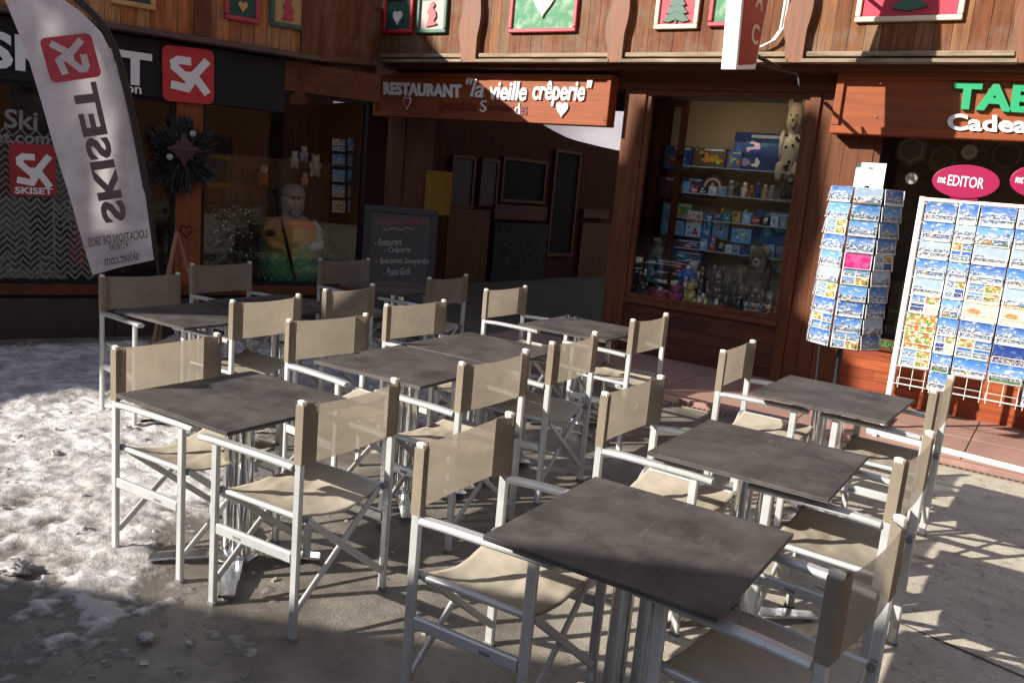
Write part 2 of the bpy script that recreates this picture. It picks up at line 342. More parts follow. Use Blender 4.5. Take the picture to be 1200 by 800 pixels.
# ground: concrete with damp stains, joints and grit
def ground_mat():
    m = bpy.data.materials.new('worn_concrete'); m.use_nodes = True; nt = m.node_tree; N = nt.nodes; L = nt.links; b = N['Principled BSDF']
    tc = N.new('ShaderNodeTexCoord')
    def nz(s, d=8, r=0.6):
        n = N.new('ShaderNodeTexNoise'); n.inputs['Scale'].default_value = s; n.inputs['Detail'].default_value = d; n.inputs['Roughness'].default_value = r; L.new(tc.outputs['Object'], n.inputs['Vector']); return n.outputs['Fac']
    def ramp(x, a, c, lo=0.0, hi=1.0):
        r = N.new('ShaderNodeMapRange'); r.inputs['From Min'].default_value = a; r.inputs['From Max'].default_value = c; r.inputs['To Min'].default_value = lo; r.inputs['To Max'].default_value = hi; L.new(x, r.inputs['Value']); return r.outputs[0]
    def mixc(f, A, B):
        x = N.new('ShaderNodeMix'); x.data_type = 'RGBA'; L.new(f, x.inputs[0])
        for i, q in ((6, A), (7, B)):
            if isinstance(q, tuple): x.inputs[i].default_value = (*q, 1)
            else: L.new(q, x.inputs[i])
        return x.outputs[2]
    c = mixc(ramp(nz(2.2), 0.35, 0.68), (0.48, 0.43, 0.35), (0.60, 0.55, 0.46))
    c = mixc(ramp(nz(45, 4), 0.5, 0.78), c, (0.38, 0.335, 0.28))
    # damp, melted-out area to the west: a broad stain with a ragged edge
    sx = N.new('ShaderNodeSeparateXYZ'); L.new(tc.outputs['Object'], sx.inputs[0])
    w = N.new('ShaderNodeMath'); w.operation = 'MULTIPLY_ADD'; L.new(nz(1.1), w.inputs[0]); w.inputs[1].default_value = -3.2; L.new(sx.outputs['X'], w.inputs[2])
    wet = ramp(w.outputs[0], -2.2, -3.5)
    c = mixc(ramp(nz(7.0), 0.40, 0.62, 0.0, 0.45), c, (0.30, 0.26, 0.21))
    mm = N.new('ShaderNodeMath'); mm.operation = 'MULTIPLY'; L.new(wet, mm.inputs[0]); L.new(ramp(nz(5), 0.3, 0.6, 0.62, 0.97), mm.inputs[1])
    c = mixc(mm.outputs[0], c, (0.110, 0.096, 0.082))
    sp = nz(14, 3, 0.5); c = mixc(ramp(sp, 0.60, 0.68, 0.0, 0.45), c, (0.15, 0.12, 0.10))
    c = mixc(ramp(nz(120, 2), 0.56, 0.72, 0.0, 0.65), c, (0.20, 0.175, 0.15))
    vo = N.new('ShaderNodeTexVoronoi'); vo.feature = 'DISTANCE_TO_EDGE'; vo.inputs['Scale'].default_value = 0.55
    nn = N.new('ShaderNodeTexNoise'); nn.inputs['Scale'].default_value = 3; nn.inputs['Detail'].default_value = 6; L.new(tc.outputs['Object'], nn.inputs['Vector'])
    av = N.new('ShaderNodeVectorMath'); av.operation = 'MULTIPLY_ADD'; L.new(nn.outputs['Color'], av.inputs[0]); av.inputs[1].default_value = (0.5, 0.5, 0.5); L.new(tc.outputs['Object'], av.inputs[2]); L.new(av.outputs[0], vo.inputs['Vector'])
    c = mixc(ramp(vo.outputs['Distance'], 0.0, 0.004, 0.28, 0.0), c, (0.12, 0.10, 0.085))
    L.new(c, b.inputs['Base Color'])
    L.new(ramp(mm.outputs[0], 0, 1, 0.85, 0.42), b.inputs['Roughness'])
    bp = N.new('ShaderNodeBump'); bp.inputs['Strength'].default_value = 0.8; bp.inputs['Distance'].default_value = 0.007; L.new(nz(75, 7, 0.7), bp.inputs['Height']); L.new(bp.outputs[0], b.inputs['Normal'])
    return m
def snow_mat():
    m = bpy.data.materials.new('trodden_snow'); m.use_nodes = True; nt = m.node_tree; N = nt.nodes; L = nt.links; b = N['Principled BSDF']
    tc = N.new('ShaderNodeTexCoord')
    def nz(s, d=8, r=0.65):
        n = N.new('ShaderNodeTexNoise'); n.inputs['Scale'].default_value = s; n.inputs['Detail'].default_value = d; n.inputs['Roughness'].default_value = r; L.new(tc.outputs['Object'], n.inputs['Vector']); return n.outputs['Fac']
    r = N.new('ShaderNodeValToRGB'); L.new(nz(6.5), r.inputs[0])
    e = r.color_ramp.elements; e[0].position = 0.34; e[0].color = (0.34, 0.315, 0.30, 1); e[1].position = 0.60; e[1].color = (0.74, 0.72, 0.72, 1)
    k = e.new(0.47); k.color = (0.50, 0.475, 0.47, 1)
    a = N.new('ShaderNodeAttribute'); a.attribute_name = 'thick'
    m1 = N.new('ShaderNodeMath'); m1.operation = 'MULTIPLY_ADD'; L.new(nz(30, 6), m1.inputs[0]); m1.inputs[1].default_value = 1.1; m1.inputs[2].default_value = -0.62
    m2 = N.new('ShaderNodeMath'); m2.operation = 'ADD'; L.new(m1.outputs[0], m2.inputs[0]); L.new(a.outputs['Fac'], m2.inputs[1]); 
    m3 = N.new('ShaderNodeMapRange'); m3.inputs['From Min'].default_value = 0.0; m3.inputs['From Max'].default_value = 0.75; L.new(m2.outputs[0], m3.inputs['Value'])
    mx = N.new('ShaderNodeMix'); mx.data_type = 'RGBA'; L.new(m3.outputs[0], mx.inputs[0]); mx.inputs[6].default_value = (0.135, 0.118, 0.10, 1); L.new(r.outputs[0], mx.inputs[7])
    L.new(mx.outputs[2], b.inputs['Base Color']); b.inputs['Roughness'].default_value = 0.6
    bp = N.new('ShaderNodeBump'); bp.inputs['Strength'].default_value = 1.0; bp.inputs['Distance'].default_value = 0.010; L.new(nz(55, 7, 0.7), bp.inputs['Height']); L.new(bp.outputs[0], b.inputs['Normal'])
    return m
M['ground'] = ground_mat(); M['snow'] = snow_mat()
M['terrace'] = mat('pink_paving', (0.37, 0.215, 0.17), 0.75, nz=0.22, scale=(3, 3, 3), bump=0.3, bscale=70, dark=(0.24, 0.14, 0.11), dirt=0.6, dscale=2.5)
M['joint'] = mat('joint_dirt', (0.055, 0.042, 0.036), 0.9)
M['entrance'] = mat('entrance_concrete', (0.13, 0.108, 0.075), 0.8, spec=0.15, nz=0.2, scale=(2, 2, 2), bump=0.2)
M['metal_drain'] = mat('rusty_drain', (0.24, 0.17, 0.13), 0.7, 0.0)

# ------------------------------------------------------------------ world and sun
SAZ, SEL = 52.0, 25.5           # sunlight travels towards this bearing from +x, coming down at this angle
w = bpy.data.worlds.new('World'); scene.world = w; w.use_nodes = True
sk = w.node_tree.nodes.new('ShaderNodeTexSky'); sk.sky_type = 'NISHITA'; sk.sun_disc = False
sk.sun_elevation = rad(SEL); sk.sun_rotation = rad(90-(SAZ+180)); sk.altitude = 1800
bg = w.node_tree.nodes['Background']; bg.inputs['Strength'].default_value = 0.098
hs = w.node_tree.nodes.new('ShaderNodeHueSaturation'); hs.inputs['Saturation'].default_value = 0.55
w.node_tree.links.new(sk.outputs[0], hs.inputs['Color']); w.node_tree.links.new(hs.outputs[0], bg.inputs['Color'])
sd = bpy.data.lights.new('sun', 'SUN'); sd.energy = 5.0; sd.angle = rad(0.5); sd.color = (1.0, 0.93, 0.82)
so = bpy.data.objects.new('sun', sd); col.objects.link(so)
SUN = Vector((math.cos(rad(SAZ))*math.cos(rad(SEL)), math.sin(rad(SAZ))*math.cos(rad(SEL)), -math.sin(rad(SEL))))
so.rotation_euler = SUN.to_track_quat('-Z', 'Y').to_euler(); so.location = (-12, -12, 14)
scene.view_settings.view_transform = 'Standard'; scene.view_settings.look = 'None'
scene.view_settings.exposure = 0.95; scene.view_settings.gamma = 1

# ------------------------------------------------------------------ ground, terrace, drain, snow
b = MB(); b.add([(-60,-50,0),(60,-50,0),(60,70,0),(-60,70,0)], [(0,1,2,3)])
tag(b.build('ground', M['ground']), kind='structure')
# joint between two pours of concrete, running beside the right-hand chairs
b = MB()
a0 = gz(1020, 715); a1 = gz(1215, 800)
pts = [a0.lerp(a1, i/30) for i in range(-12, 48)]
for p, q in zip(pts[:-1], pts[1:]):
    d = (q-p).normalized(); s = Vector((-d.y, d.x, 0)); k0 = 0.006+0.004*noise.noise(p*9); k1 = 0.006+0.004*noise.noise(q*9); z = Vector((0,0,0.004))
    b.add([p-s*k0+z, p+s*k0+z, q+s*k1+z, q-s*k1+z], [(0,3,2,1)])
tag(b.build('pavement_joint', M['joint']), kind='structure')
# slabs of the terrace in front of the shop windows
b = MB()
xs = [-5.3, -4.05, -2.85, -1.65, -0.42, 0.85, 2.1, 3.4]; ys = [6.86, 7.62, 8.44]
for i in range(len(xs)-1):
    for j in range(2):
        b.box(xs[i]+0.004, xs[i+1]-0.004, ys[j]+0.004, ys[j+1]-0.004, -0.05, 0.040+R.uniform(-0.001, 0.001))
tag(b.build('terrace_paving', M['terrace'], bevel=0.004), kind='structure')
b = MB(); b.box(-5.3, 3.4, 6.868, 8.43, -0.05, 0.034); tag(b.build('terrace_bed', M['joint']), kind='structure')
b = MB(); b.box(-5.3, 3.4, 6.80, 6.862, -0.05, 0.046); tag(b.build('terrace_kerb', mat('kerb_pink', (0.30, 0.17, 0.14), 0.8, nz=0.2, bump=0.3), bevel=0.006), kind='structure')
d = empty('drain_channel', (-0.8, 6.75, 0), 'narrow slotted drain channel running along the kerb of the pink terrace', 'drain')
b = MB(); b.box(-3.2, 3.4, 6.715, 6.722, 0.0, 0.010); b.box(-3.2, 3.4, 6.788, 6.795, 0.0, 0.010); b.build('channel_rim', M['metal_drain'], d)
b = MB()
for i in range(150): b.box(-3.2+i*0.044, -3.2+i*0.044+0.016, 6.722, 6.788, 0.001, 0.009)
b.build('grate', M['metal_drain'], d)
b = MB(); b.box(-3.2, 3.4, 6.722, 6.788, 0.0005, 0.004); b.build('channel_bed', M['joint'], d)
b = MB(); b.box(-12, -4.22, 7.0, 18, -0.05, 0.03); tag(b.build('entrance_floor', M['entrance']), kind='structure')

# trodden snow and ice on the left of the square
def snow_h(x, y):
    p = Vector((x, y, 0.3))
    # ragged eastern edge
    edge = -3.0 + 0.75*noise.noise(Vector((x*0.7, y*0.9, 4.1))) + 0.5*noise.noise(Vector((x*2.2, y*2.2, 1.0))) - 0.10*(y-2) + (-0.55 if y > 2.9 else 0)
    k = (edge - x)
    h = 0.027*min(1.0, max(-1, k*0.9))
    h += 0.014*noise.noise(p*2.0) + 0.015*noise.noise(p*6) + 0.011*noise.noise(p*13) + 0.009*noise.noise(p*29)+0.005*noise.noise(p*55)
    k2 = (y - 4.9 + 0.35*noise.noise(Vector((x, 3, 2)))) + 0.40*(x+7.0)*0
    # bare strip along the shop
    s = (Vector((x, y, 0))-FL.o).dot(FL.N)
    h -= 0.05*max(0, 1-s/0.55)
    if y < 1.85: h -= 0.009*min(1, (1.85-y)*1.4); h += 0.016*noise.noise(p*11)+0.010*noise.noise(p*24)
    return h
b = MB(); nx, ny = 470, 420; X0, X1, Y0, Y1 = -9.2, -1.8, 0.0, 6.6
idx = {}
vs = []
for j in range(ny+1):
    for i in range(nx+1):
        x = X0+(X1-X0)*i/nx; y = Y0+(Y1-Y0)*j/ny; vs.append((x, y, snow_h(x, y)))
keep = []
for j in range(ny):
    for i in range(nx):
        q = (j*(nx+1)+i, j*(nx+1)+i+1, (j+1)*(nx+1)+i+1, (j+1)*(nx+1)+i)
        if max(vs[k][2] for k in q) > -0.004 and (Vector((vs[q[0]][0], vs[q[0]][1], 0))-FL.o).dot(FL.N) > 0.12: keep.append(q)
used = sorted({k for q in keep for k in q}); mp = {k: n for n, k in enumerate(used)}
b.add([vs[k] for k in used], [[mp[k] for k in q] for q in keep])
thick = [min(1, max(0, vs[k][2]/0.022)) for k in used]
sn = b.build('snow', M['snow'], smooth='all')
at = sn.data.attributes.new('thick', 'FLOAT', 'POINT'); at.data.foreach_set('value', thick)
tag(sn, 'patchy trodden snow thinning out over the damp concrete', 'snow', kind='stuff')
b = MB()
for i in range(170):
    x = R.uniform(-5.5, -1.6); y = R.uniform(0.9, 3.1)
    if x > -2.6 and R.random() < 0.7: continue
    s = R.uniform(0.004, 0.014)*(1.8 if R.random() < 0.05 else 1)
    k = MB(); k.sphere((x, y, max(0, snow_h(x, y))+s*0.2), (s*R.uniform(0.8, 1.6), s*R.uniform(0.8, 1.4), s*0.6), 6, bump=0.9); b.add(k.v, k.f)
tag(b.build('ice_crumbs', M['ice']), 'loose crumbs of dirty ice scattered over the damp concrete', 'ice', kind='stuff')
for (px, py, s, lab) in ((18, 672, 0.11, 'large lump of dirty ice at the edge of the lit snow'), (172, 752, 0.055, 'pointed chunk of grey ice lying on the shaded snow'), (222, 758, 0.030, 'small flat flake of ice on the shaded damp concrete')):
    q = gz(px, py); b = MB(); b.sphere((q.x, q.y, 0.012+s*0.15), (s*0.62, s*0.42, s*0.17), 18, bump=1.0)
    tag(b.build('ice_chunk', M['ice'], smooth='all'), lab, 'ice', 'chunks of ice on the ground')

# ------------------------------------------------------------------ chairs and tables
def make_chair():
    t = empty('director_chair', (0, 0, 0), 'x', 'chair', 'director chairs set around the terrace tables')
    hx, hy = 0.215, 0.262          # leg centres: front is +x
    for sx in (-1, 1):
        for sy in (-1, 1):
            b = MB(); z1 = 0.914 if sx < 0 else 0.665
            b.bar((sx*hx, sy*hy, 0.012), (sx*hx, sy*hy, z1), 0.022, 0.036, up=(1, 0, 0))
            o = b.build('leg', M['alu'], t, smooth=True)
            b = MB(); b.bar((sx*hx, sy*hy, 0.0), (sx*hx, sy*hy, 0.014), 0.046, 0.027, up=(0, 1, 0)); b.build('foot_glide', M['hinge'], o)
            if sx < 0:
                b = MB(); b.bar((sx*hx, sy*hy, 0.9135), (sx*hx, sy*hy, 0.9215), 0.025, 0.038, up=(1, 0, 0), r=0.3); b.sphere((sx*hx, sy*hy, 0.9205), (0.018, 0.0115, 0.0055), 10); b.build('cap', M['cap'], o, smooth=True)
    for sy in (-1, 1):
        b = MB()
        A = [(-hx+0.022, sy*hy, 0.672), (-0.08, sy*(hy+0.004), 0.678), (0.10, sy*(hy+0.006), 0.680), (0.20, sy*(hy+0.004), 0.680), (0.292, sy*(hy+0.002), 0.676)]
        for p, q in zip(A[:-1], A[1:]): b.bar(p, q, 0.046, 0.024, r=0.35)
        b.build('armrest', M['alu'], t, smooth=True)
        b = MB(); b.bar((-hx+0.02, sy*hy, 0.325), (hx-0.02, sy*hy, 0.325), 0.022, 0.044); sr = b.build('side_rail', M['alu'], t, smooth=True)
        b = MB(); b.box(0.06, 0.10, sy*hy-0.0125, sy*hy+0.0125, 0.316, 0.328); b.build('plate', M['hinge'], sr)
        b = MB(); b.tube([(-hx-0.01, sy*(hy-0.028), 0.472), (hx+0.025, sy*(hy-0.028), 0.472)], 0.012, 10); b.build('seat_rail', M['alu'], t, smooth=True)
        for x in (-hx+0.0, hx):
            b = MB(); b.tube([(x, sy*(hy-0.001), 0.472), (x, sy*(hy-0.040), 0.472)], 0.0145, 10); b.build('pivot', M['hinge'], t, smooth=True)
    for x, k in ((-hx+0.004, 1), (hx-0.004, 1)):
        for sy in (-1, 1):
            off = 0.010*sy
            b = MB(); b.bar((x+off, sy*(hy-0.018), 0.095), (x+off, -sy*(hy-0.045), 0.462), 0.014, 0.028, up=(0, 0, 1)); b.build('cross_bar', M['alu'], t, smooth=True)
    # seat: canvas slung between the two rails, dipping in the middle
    b = MB(); nu, nv = 24, 30; vs = []
    for i in range(nu+1):
        for j in range(nv+1):
            x = -0.205 + 0.425*i/nu; s = -1+2*j/nv; y = s*(hy-0.024)
            z = 0.486 - 0.045*(1-s*s)**0.8*(1-0.25*(i/nu)) - 0.006*math.cos(3*s+4*i/nu)*(1-s*s) + 0.011*(1-s*s)*noise.noise(Vector((x*9, y*5, 1.7))) + 0.006*(1-s*s)*noise.noise(Vector((x*22+y*9, y*13, 4.2)))
            if abs(s) == 1: z = 0.478
            vs.append((x, y, z))
    k = len(vs); vs2 = [(x, y, z-0.006) for x, y, z in vs]; fs = []
    for i in range(nu):
        for j in range(nv):
            a = i*(nv+1)+j; fs.append((a, a+nv+1, a+nv+2, a+1)); fs.append((k+a, k+a+1, k+a+nv+2, k+a+nv+1))
    for j in range(nv):
        fs.append((j, j+1, k+j+1, k+j)); a = nu*(nv+1)+j; fs.append((a+1, a, k+a, k+a+1))
    b.add(vs + vs2, fs); b.build('seat', M['seat'], t, smooth='all')
    # back: mesh band stretched between sleeves round the rear posts
    b = MB(); nu, nv = 16, 6; vs = []
    for i in range(nu+1):
        for j in range(nv+1):
            s = -1+2*i/nu; v = j/nv
            vs.append((-hx-0.0195-0.007*(1-s*s), s*(hy-0.055), 0.690+0.216*v - 0.007*(1-s*s)*(1 if j == nv else 0.3)))
    b.add(vs, [(i*(nv+1)+j, (i+1)*(nv+1)+j, (i+1)*(nv+1)+j+1, i*(nv+1)+j+1) for i in range(nu) for j in range(nv)])
    bk = b.build('backrest', M['mesh_back'], t, smooth='all')
    for sy in (-1, 1):
        b = MB(); pr = [(-hx-0.0215, sy*(hy-0.060)), (-hx-0.0205, sy*(hy-0.012)), (-hx-0.0185, sy*(hy+0.0130)), (-hx+0.0185, sy*(hy+0.0130)), (-hx+0.0205, sy*(hy-0.012)), (-hx-0.0175, sy*(hy-0.060))]
        if sy < 0: pr = pr[::-1]
        V = [(x, y, z) for z in (0.688, 0.908) for x, y in pr]
        b.add(V, [(i, i+6, (i+1) % 6+6, (i+1) % 6) for i in range(6)]); b.build('sleeve', M['sleeve'], bk)
    return t
def children(o): return [c for c in bpy.data.objects if c.parent == o]
def copy_tree(o, parent=None):
    c = o.copy(); col.objects.link(c)
    if parent is not None: c.parent = parent
    for ch in KIDS.get(o.name, []): copy_tree(ch, c)
    return c
KIDS = {}
def index_kids(o):
    KIDS[o.name] = children(o)
    for c in KIDS[o.name]: index_kids(c)
CH_ = [  # back midpoint x, y; facing (0 = towards +x, 180 = towards -x); lean of the heading; label
 (-1.59, 2.28, 0, 2, 'beige chair drawn up to the table nearest the viewer, its front legs in shade'),
 (-0.30, 2.27, 180, -6, 'beige chair with one arm in shadow, back to us beside the half shaded nearest table'),
 (-1.50, 3.39, 0, -2, 'beige chair tucked under the middle table of the row before the postcard racks'),
 (-0.36, 3.41, 180, -3, 'beige chair seen edge on at the middle table of the row before the postcard racks'),
 (-1.53, 4.87, 0, 0, 'beige chair against the table in front of the revolving postcard stand'),
 (-0.44, 4.85, 180, -2, 'beige chair whose leg stands before the white foot bar of the wide postcard rack'),
 (-3.28, 2.32, 0, 2, 'beige chair standing on the sunlit snow edge with see-through mesh back'),
 (-2.18, 2.33, 180, 3, 'beige chair with crossed rear bars at the table beside the sunlit snow'),
 (-3.37, 3.39, 0, -7, 'beige chair at the near end of the two joined tables, facing away from the snow'),
 (-2.21, 3.34, 180, -1, 'beige chair at the near one of the two joined tables, nearest to the crossed shadows'),
 (-3.49, 4.29, 0, -5, 'beige chair at the far one of the two joined tables, chalkboard side'),
 (-2.24, 4.17, 180, 2, 'beige chair at the far one of the two joined tables, toy window side'),
 (-3.66, 5.60, 0, -2, 'beige chair with a patch of shadow on its back at the table before the entrance'),
 (-2.33, 5.39, 180, -1, 'beige chair with its back to the base of the toy window'),
 (-5.15, 3.42, 0, -6, 'shaded chair right under the tip of the white feather flag'),
 (-5.52, 4.36, 0, -2, 'shaded chair standing before the carved post of the ski shop'),
 (-4.04, 3.53, 180, 2, 'sunlit beige chair at the table nearest the feather flag'),
 (-4.17, 4.38, 180, 6, 'sunlit beige chair at the far one of the shaded tables by the ski shop'),
 (-5.49, 5.68, 0, -10, 'dim chair half hidden by the chalkboard in front of the statue window'),
 (-4.31, 5.69, 180, 2, 'dim chair between the chalkboard and the restaurant entrance'),
]
proto = make_chair(); index_kids(proto)
for i, (x, y, fc, dev, lab) in enumerate(CH_):
    o = proto if i == 0 else copy_tree(proto)
    a = rad(fc+dev); o.location = (x+0.215*math.cos(a), y+0.215*math.sin(a), 0); o.rotation_euler = (0, 0, a); o['label'] = lab

def make_table():
    t = empty('terrace_table', (0, 0, 0), 'x', 'table', 'square slate topped terrace tables')
    b = MB(); b.box(-0.35, 0.35, -0.35, 0.35, 0.733, 0.745); tp = b.build('tabletop', M['top'], t, bevel=0.002)
    b = MB()
    b.box(-0.3495, 0.3495, -0.3495, 0.3495, 0.729, 0.7325); b.build('backing', M['edge'], tp)
    for sx in (-1, 1):
        b = MB(); b.tube([(sx*0.045, 0, 0.03), (sx*0.045, 0, 0.70)], 0.034, 20); b.build('column', M['chrome'], t, smooth=True)
    b = MB(); b.box(-0.16, 0.16, -0.035, 0.035, 0.700, 0.712); b.box(-0.03, 0.03, -0.2, 0.2, 0.713, 0.727)
    b.tube([(-0.10, -0.09, 0.70), (0.10, -0.09, 0.70)], 0.014, 10); b.tube([(-0.06, -0.09, 0.70), (-0.02, 0.06, 0.705)], 0.009, 8)
    b.build('tilt_bracket', M['iron'], t, smooth=True)
    for k in range(4):
        a = rad(45+90*k); ca, sa = math.cos(a), math.sin(a); b = MB()
        p = lambda r, z: (r*ca, r*sa, z)
        b.bar(p(0.0, 0.045), p(0.26, 0.030), 0.075, 0.014); b.bar(p(0.255, 0.0305), p(0.36, 0.020), 0.066, 0.012)
        b.build('foot', M['chrome'], t, smooth=True)
        b = MB(); b.lathe(p(0.335, 0.0), [(0.022, 0), (0.022, 0.016)], 10); b.build('foot_pad', M['hinge'], t)
    b = MB(); b.lathe((0, 0, 0.036), [(0.10, 0.0), (0.10, 0.008), (0.085, 0.016), (0.0, 0.016)], 18); b.build('base_plate', M['chrome'], t, smooth=True)
    return t
TB = [
 (-0.92, 2.28, 0.5, 'slate table nearest the viewer, crossed by a shadow edge'),
 (-0.915, 3.40, 0, 'slate table in the middle of the row in front of the postcard racks'),
 (-0.955, 4.82, -2.0, 'slate table standing before the revolving postcard stand'),
 (-2.83, 2.35, 0, 'slate table with a chrome foot beside the sunlit snow'),
 (-2.84, 3.46, 1.5, 'near one of the two slate tables pushed together'),
 (-2.87, 4.185, 1.5, 'far one of the two slate tables pushed together'),
 (-2.88, 5.48, 1.0, 'slate table alone in front of the restaurant entrance'),
 (-4.555, 3.42, 0, 'half shaded slate table closest to the feather flag'),
 (-4.62, 4.16, -2.0, 'shaded slate table pushed behind the one by the feather flag'),
 (-4.88, 5.72, 1.0, 'dark shaded table right in front of the chalkboard'),
]
tp0 = make_table(); index_kids(tp0)
for i, (x, y, a, lab) in enumerate(TB):
    o = tp0 if i == 0 else copy_tree(tp0)
    o.location = (x, y, 0); o.rotation_euler = (0, 0, rad(a)); o['label'] = lab
# small glass ashtray on the table before the entrance
b = MB(); b.lathe((-3.12, 5.72, 0.7455), [(0.04, 0), (0.05, 0.004), (0.052, 0.035), (0.046, 0.035), (0.042, 0.012), (0.0, 0.012)], 16)
tag(b.build('ashtray', M['glass'], smooth=True), 'small clear glass ashtray on the corner of the table before the entrance', 'ashtray')

# ------------------------------------------------------------------ helpers for the facades
def board_row(F, u0, u1, v0, v1, n0, n1, pitch, cols, gap=0.004):
    """vertical boards, each its own colour, with open joints"""
    b = MB(); u = u0
    while u < u1-0.01:
        w_ = min(pitch*R.uniform(0.9, 1.1), u1-u); c = R.choice(cols); k = R.uniform(0.82, 1.15)
        b.fbox(F, u+gap/2, u+w_-gap/2, v0, v1, n0, n1+R.uniform(-0.002, 0.002), tuple(x*k for x in c)); u += w_
    return b
def siding(F, u0, u1, v0, v1, n0, n1, pitch, cols):
    b = MB(); v = v0
    while v < v1-0.005:
        h = min(pitch, v1-v); u = u0 - R.uniform(0, 0.8)
        while u < u1:
            L_ = R.uniform(0.9, 2.2); a0, a1 = max(u, u0), min(u+L_, u1); c = R.choice(cols); k = R.uniform(0.8, 1.15)
            if a1-a0 > 0.02: b.fbox(F, a0+0.001, a1-0.001, v+0.0025, v+h, n0, n1+R.uniform(-0.0015, 0.0015), tuple(x*k for x in c))
            u += L_
        v += h
    return b
def frame_rect(b, F, u0, u1, v0, v1, w_, n0, n1):
    b.fbox(F, u0, u1, v1-w_, v1, n0, n1); b.fbox(F, u0, u1, v0, v0+w_, n0, n1)
    b.fbox(F, u0, u0+w_, v0+w_, v1-w_, n0, n1); b.fbox(F, u1-w_, u1, v0+w_, v1-w_, n0, n1)
OR = [(0.40, 0.145, 0.048), (0.46, 0.175, 0.060), (0.36, 0.12, 0.040), (0.43, 0.20, 0.085)]
ORW = [(0.17, 0.066, 0.026), (0.20, 0.088, 0.038), (0.15, 0.052, 0.020), (0.21, 0.118, 0.064), (0.17, 0.062, 0.024)]
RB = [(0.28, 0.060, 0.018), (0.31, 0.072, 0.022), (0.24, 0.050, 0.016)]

# ================================================================== the chalet with the crêperie and the souvenir shop
ch = empty('timber_chalet', (-2.0, YR, 0), 'brown timber chalet with the restaurant entrance, toy window and carved balcony', 'building')
uP0 = FR.px(735, 105)[0]; uW0 = FR.px(758, 105)[0]; uW1 = FR.px(949, 110)[0]
vS = 0.625; vT = 2.79
uW0, uW1 = -3.96, -2.285; uP0 = -4.20; uQ1 = -1.66; uE = 3.4
# base boards below the toy window, and the lit siding below the souvenir window
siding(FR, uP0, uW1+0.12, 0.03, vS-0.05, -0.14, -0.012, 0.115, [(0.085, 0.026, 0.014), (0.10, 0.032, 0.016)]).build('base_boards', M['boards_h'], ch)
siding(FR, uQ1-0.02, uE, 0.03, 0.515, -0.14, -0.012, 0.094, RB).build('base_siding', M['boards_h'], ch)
b = MB(); b.fbox(FR, uQ1-0.02, uE, 0.518, 0.555, -0.14, 0.03); b.build('window_sill', M['brown_h'], ch, bevel=0.004)
# posts
b = MB(); b.fbox(FR, uP0, uW0, 0.03, vT, -0.16, 0.02); b.build('post', M['brown'], ch, bevel=0.006)
b = MB()
for i in range(4):
    w_ = (uQ1-uW1-0.10)/4; b.fbox(FR, uW1+0.10+i*w_+0.002, uW1+0.10+(i+1)*w_-0.002, 0.03, vT, -0.10, 0.0+0.002*(i % 2))
b.build('wall_boards', M['brown'], ch)
b = MB(); b.fbox(FR, uW1, uW1+0.10, 0.03, vT, -0.14, 0.03); b.build('post', M['brown'], ch, bevel=0.006)
# lintel and beam under the balcony
b = MB(); b.fbox(FR, -7.9, uE, vT, 3.12, -0.30, 0.015); b.build('lintel_beam', M['brown_h'], ch, bevel=0.006)
# toy window
b = MB(); frame_rect(b, FR, uW0+0.001, uW1-0.001, vS, vT-0.001, 0.05, -0.07, -0.005); b.fbox(FR, uW0, uW1, vS-0.05, vS, -0.14, 0.035); wf = b.build('window_frame', M['brown'], ch, bevel=0.003)
b = MB(); b.fbox(FR, uW0+0.05, uW1-0.05, vS+0.05, vT-0.05, -0.045, -0.039); b.build('pane', M['glass'], wf)
b = MB(); nb = -0.95
b.fbox(FR, uW0-0.10, uW1+0.3, 0.03, 3.0, nb-0.03, nb); b.build('display_back', M['beige_wall'], ch)
b = MB(); b.fbox(FR, uW0-0.13, uW0-0.09, 0.03, 2.95, nb, -0.16); b.build('display_side', M['darkwood'], ch)
b = MB(); b.fbox(FR, uW1+0.11, uW1+0.15, 0.03, 2.95, nb, -0.10); b.build('display_side', M['darkwood'], ch)
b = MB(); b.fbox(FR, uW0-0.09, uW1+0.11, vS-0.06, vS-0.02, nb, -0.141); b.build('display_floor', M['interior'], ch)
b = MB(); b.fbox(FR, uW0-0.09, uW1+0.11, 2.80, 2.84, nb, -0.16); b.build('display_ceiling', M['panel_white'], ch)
# inner pale door leaf with a tall pane, at the left of the display
b = MB(); frame_rect(b, FR, uW0-0.02, uW0+0.32, vS, 2.74, 0.07, -0.40, -0.36); dl = b.build('inner_door', M['darkwood'], ch)
b = MB(); b.fbox(FR, uW0+0.05, uW0+0.25, vS+0.07, 2.67, -0.385, -0.375); b.build('pane', M['glass'], dl)
b = MB(); b.sphere(FR.p(uW0+0.31, 2.18, -0.34), 0.030, 12); b.build('knob', M['iron'], dl, smooth=True)
lm = bpy.data.materials.new('warm_lamp'); lm.use_nodes = True; q_ = lm.node_tree.nodes['Principled BSDF']; q_.inputs['Base Color'].default_value = (0.8, 0.7, 0.55, 1); q_.inputs['Emission Color'].default_value = (1.0, 0.80, 0.56, 1); q_.inputs['Emission Strength'].default_value = 5.0
b = MB(); b.fbox(FR, uW0+0.4, uW1-0.1, 2.778, 2.796, -0.215, -0.165); tag(b.build('strip_lamp', lm), 'slim warm strip lamp under the ceiling of the toy window', 'lamp')
# glass shelves
SH = [2.07, 1.79, 1.52, 1.20]
for v in SH:
    b = MB(); b.fbox(FR, uW0+0.34, uW1-0.02, v-0.010, v, nb+0.012, -0.42); b.build('glass_shelf', M['panel_white'] if False else M['glass'], ch)
    b = MB(); b.fbox(FR, uW0+0.34, uW1-0.02, v-0.011, v+0.001, -0.4195, -0.416); b.build('shelf_edge', M['alu'], ch)

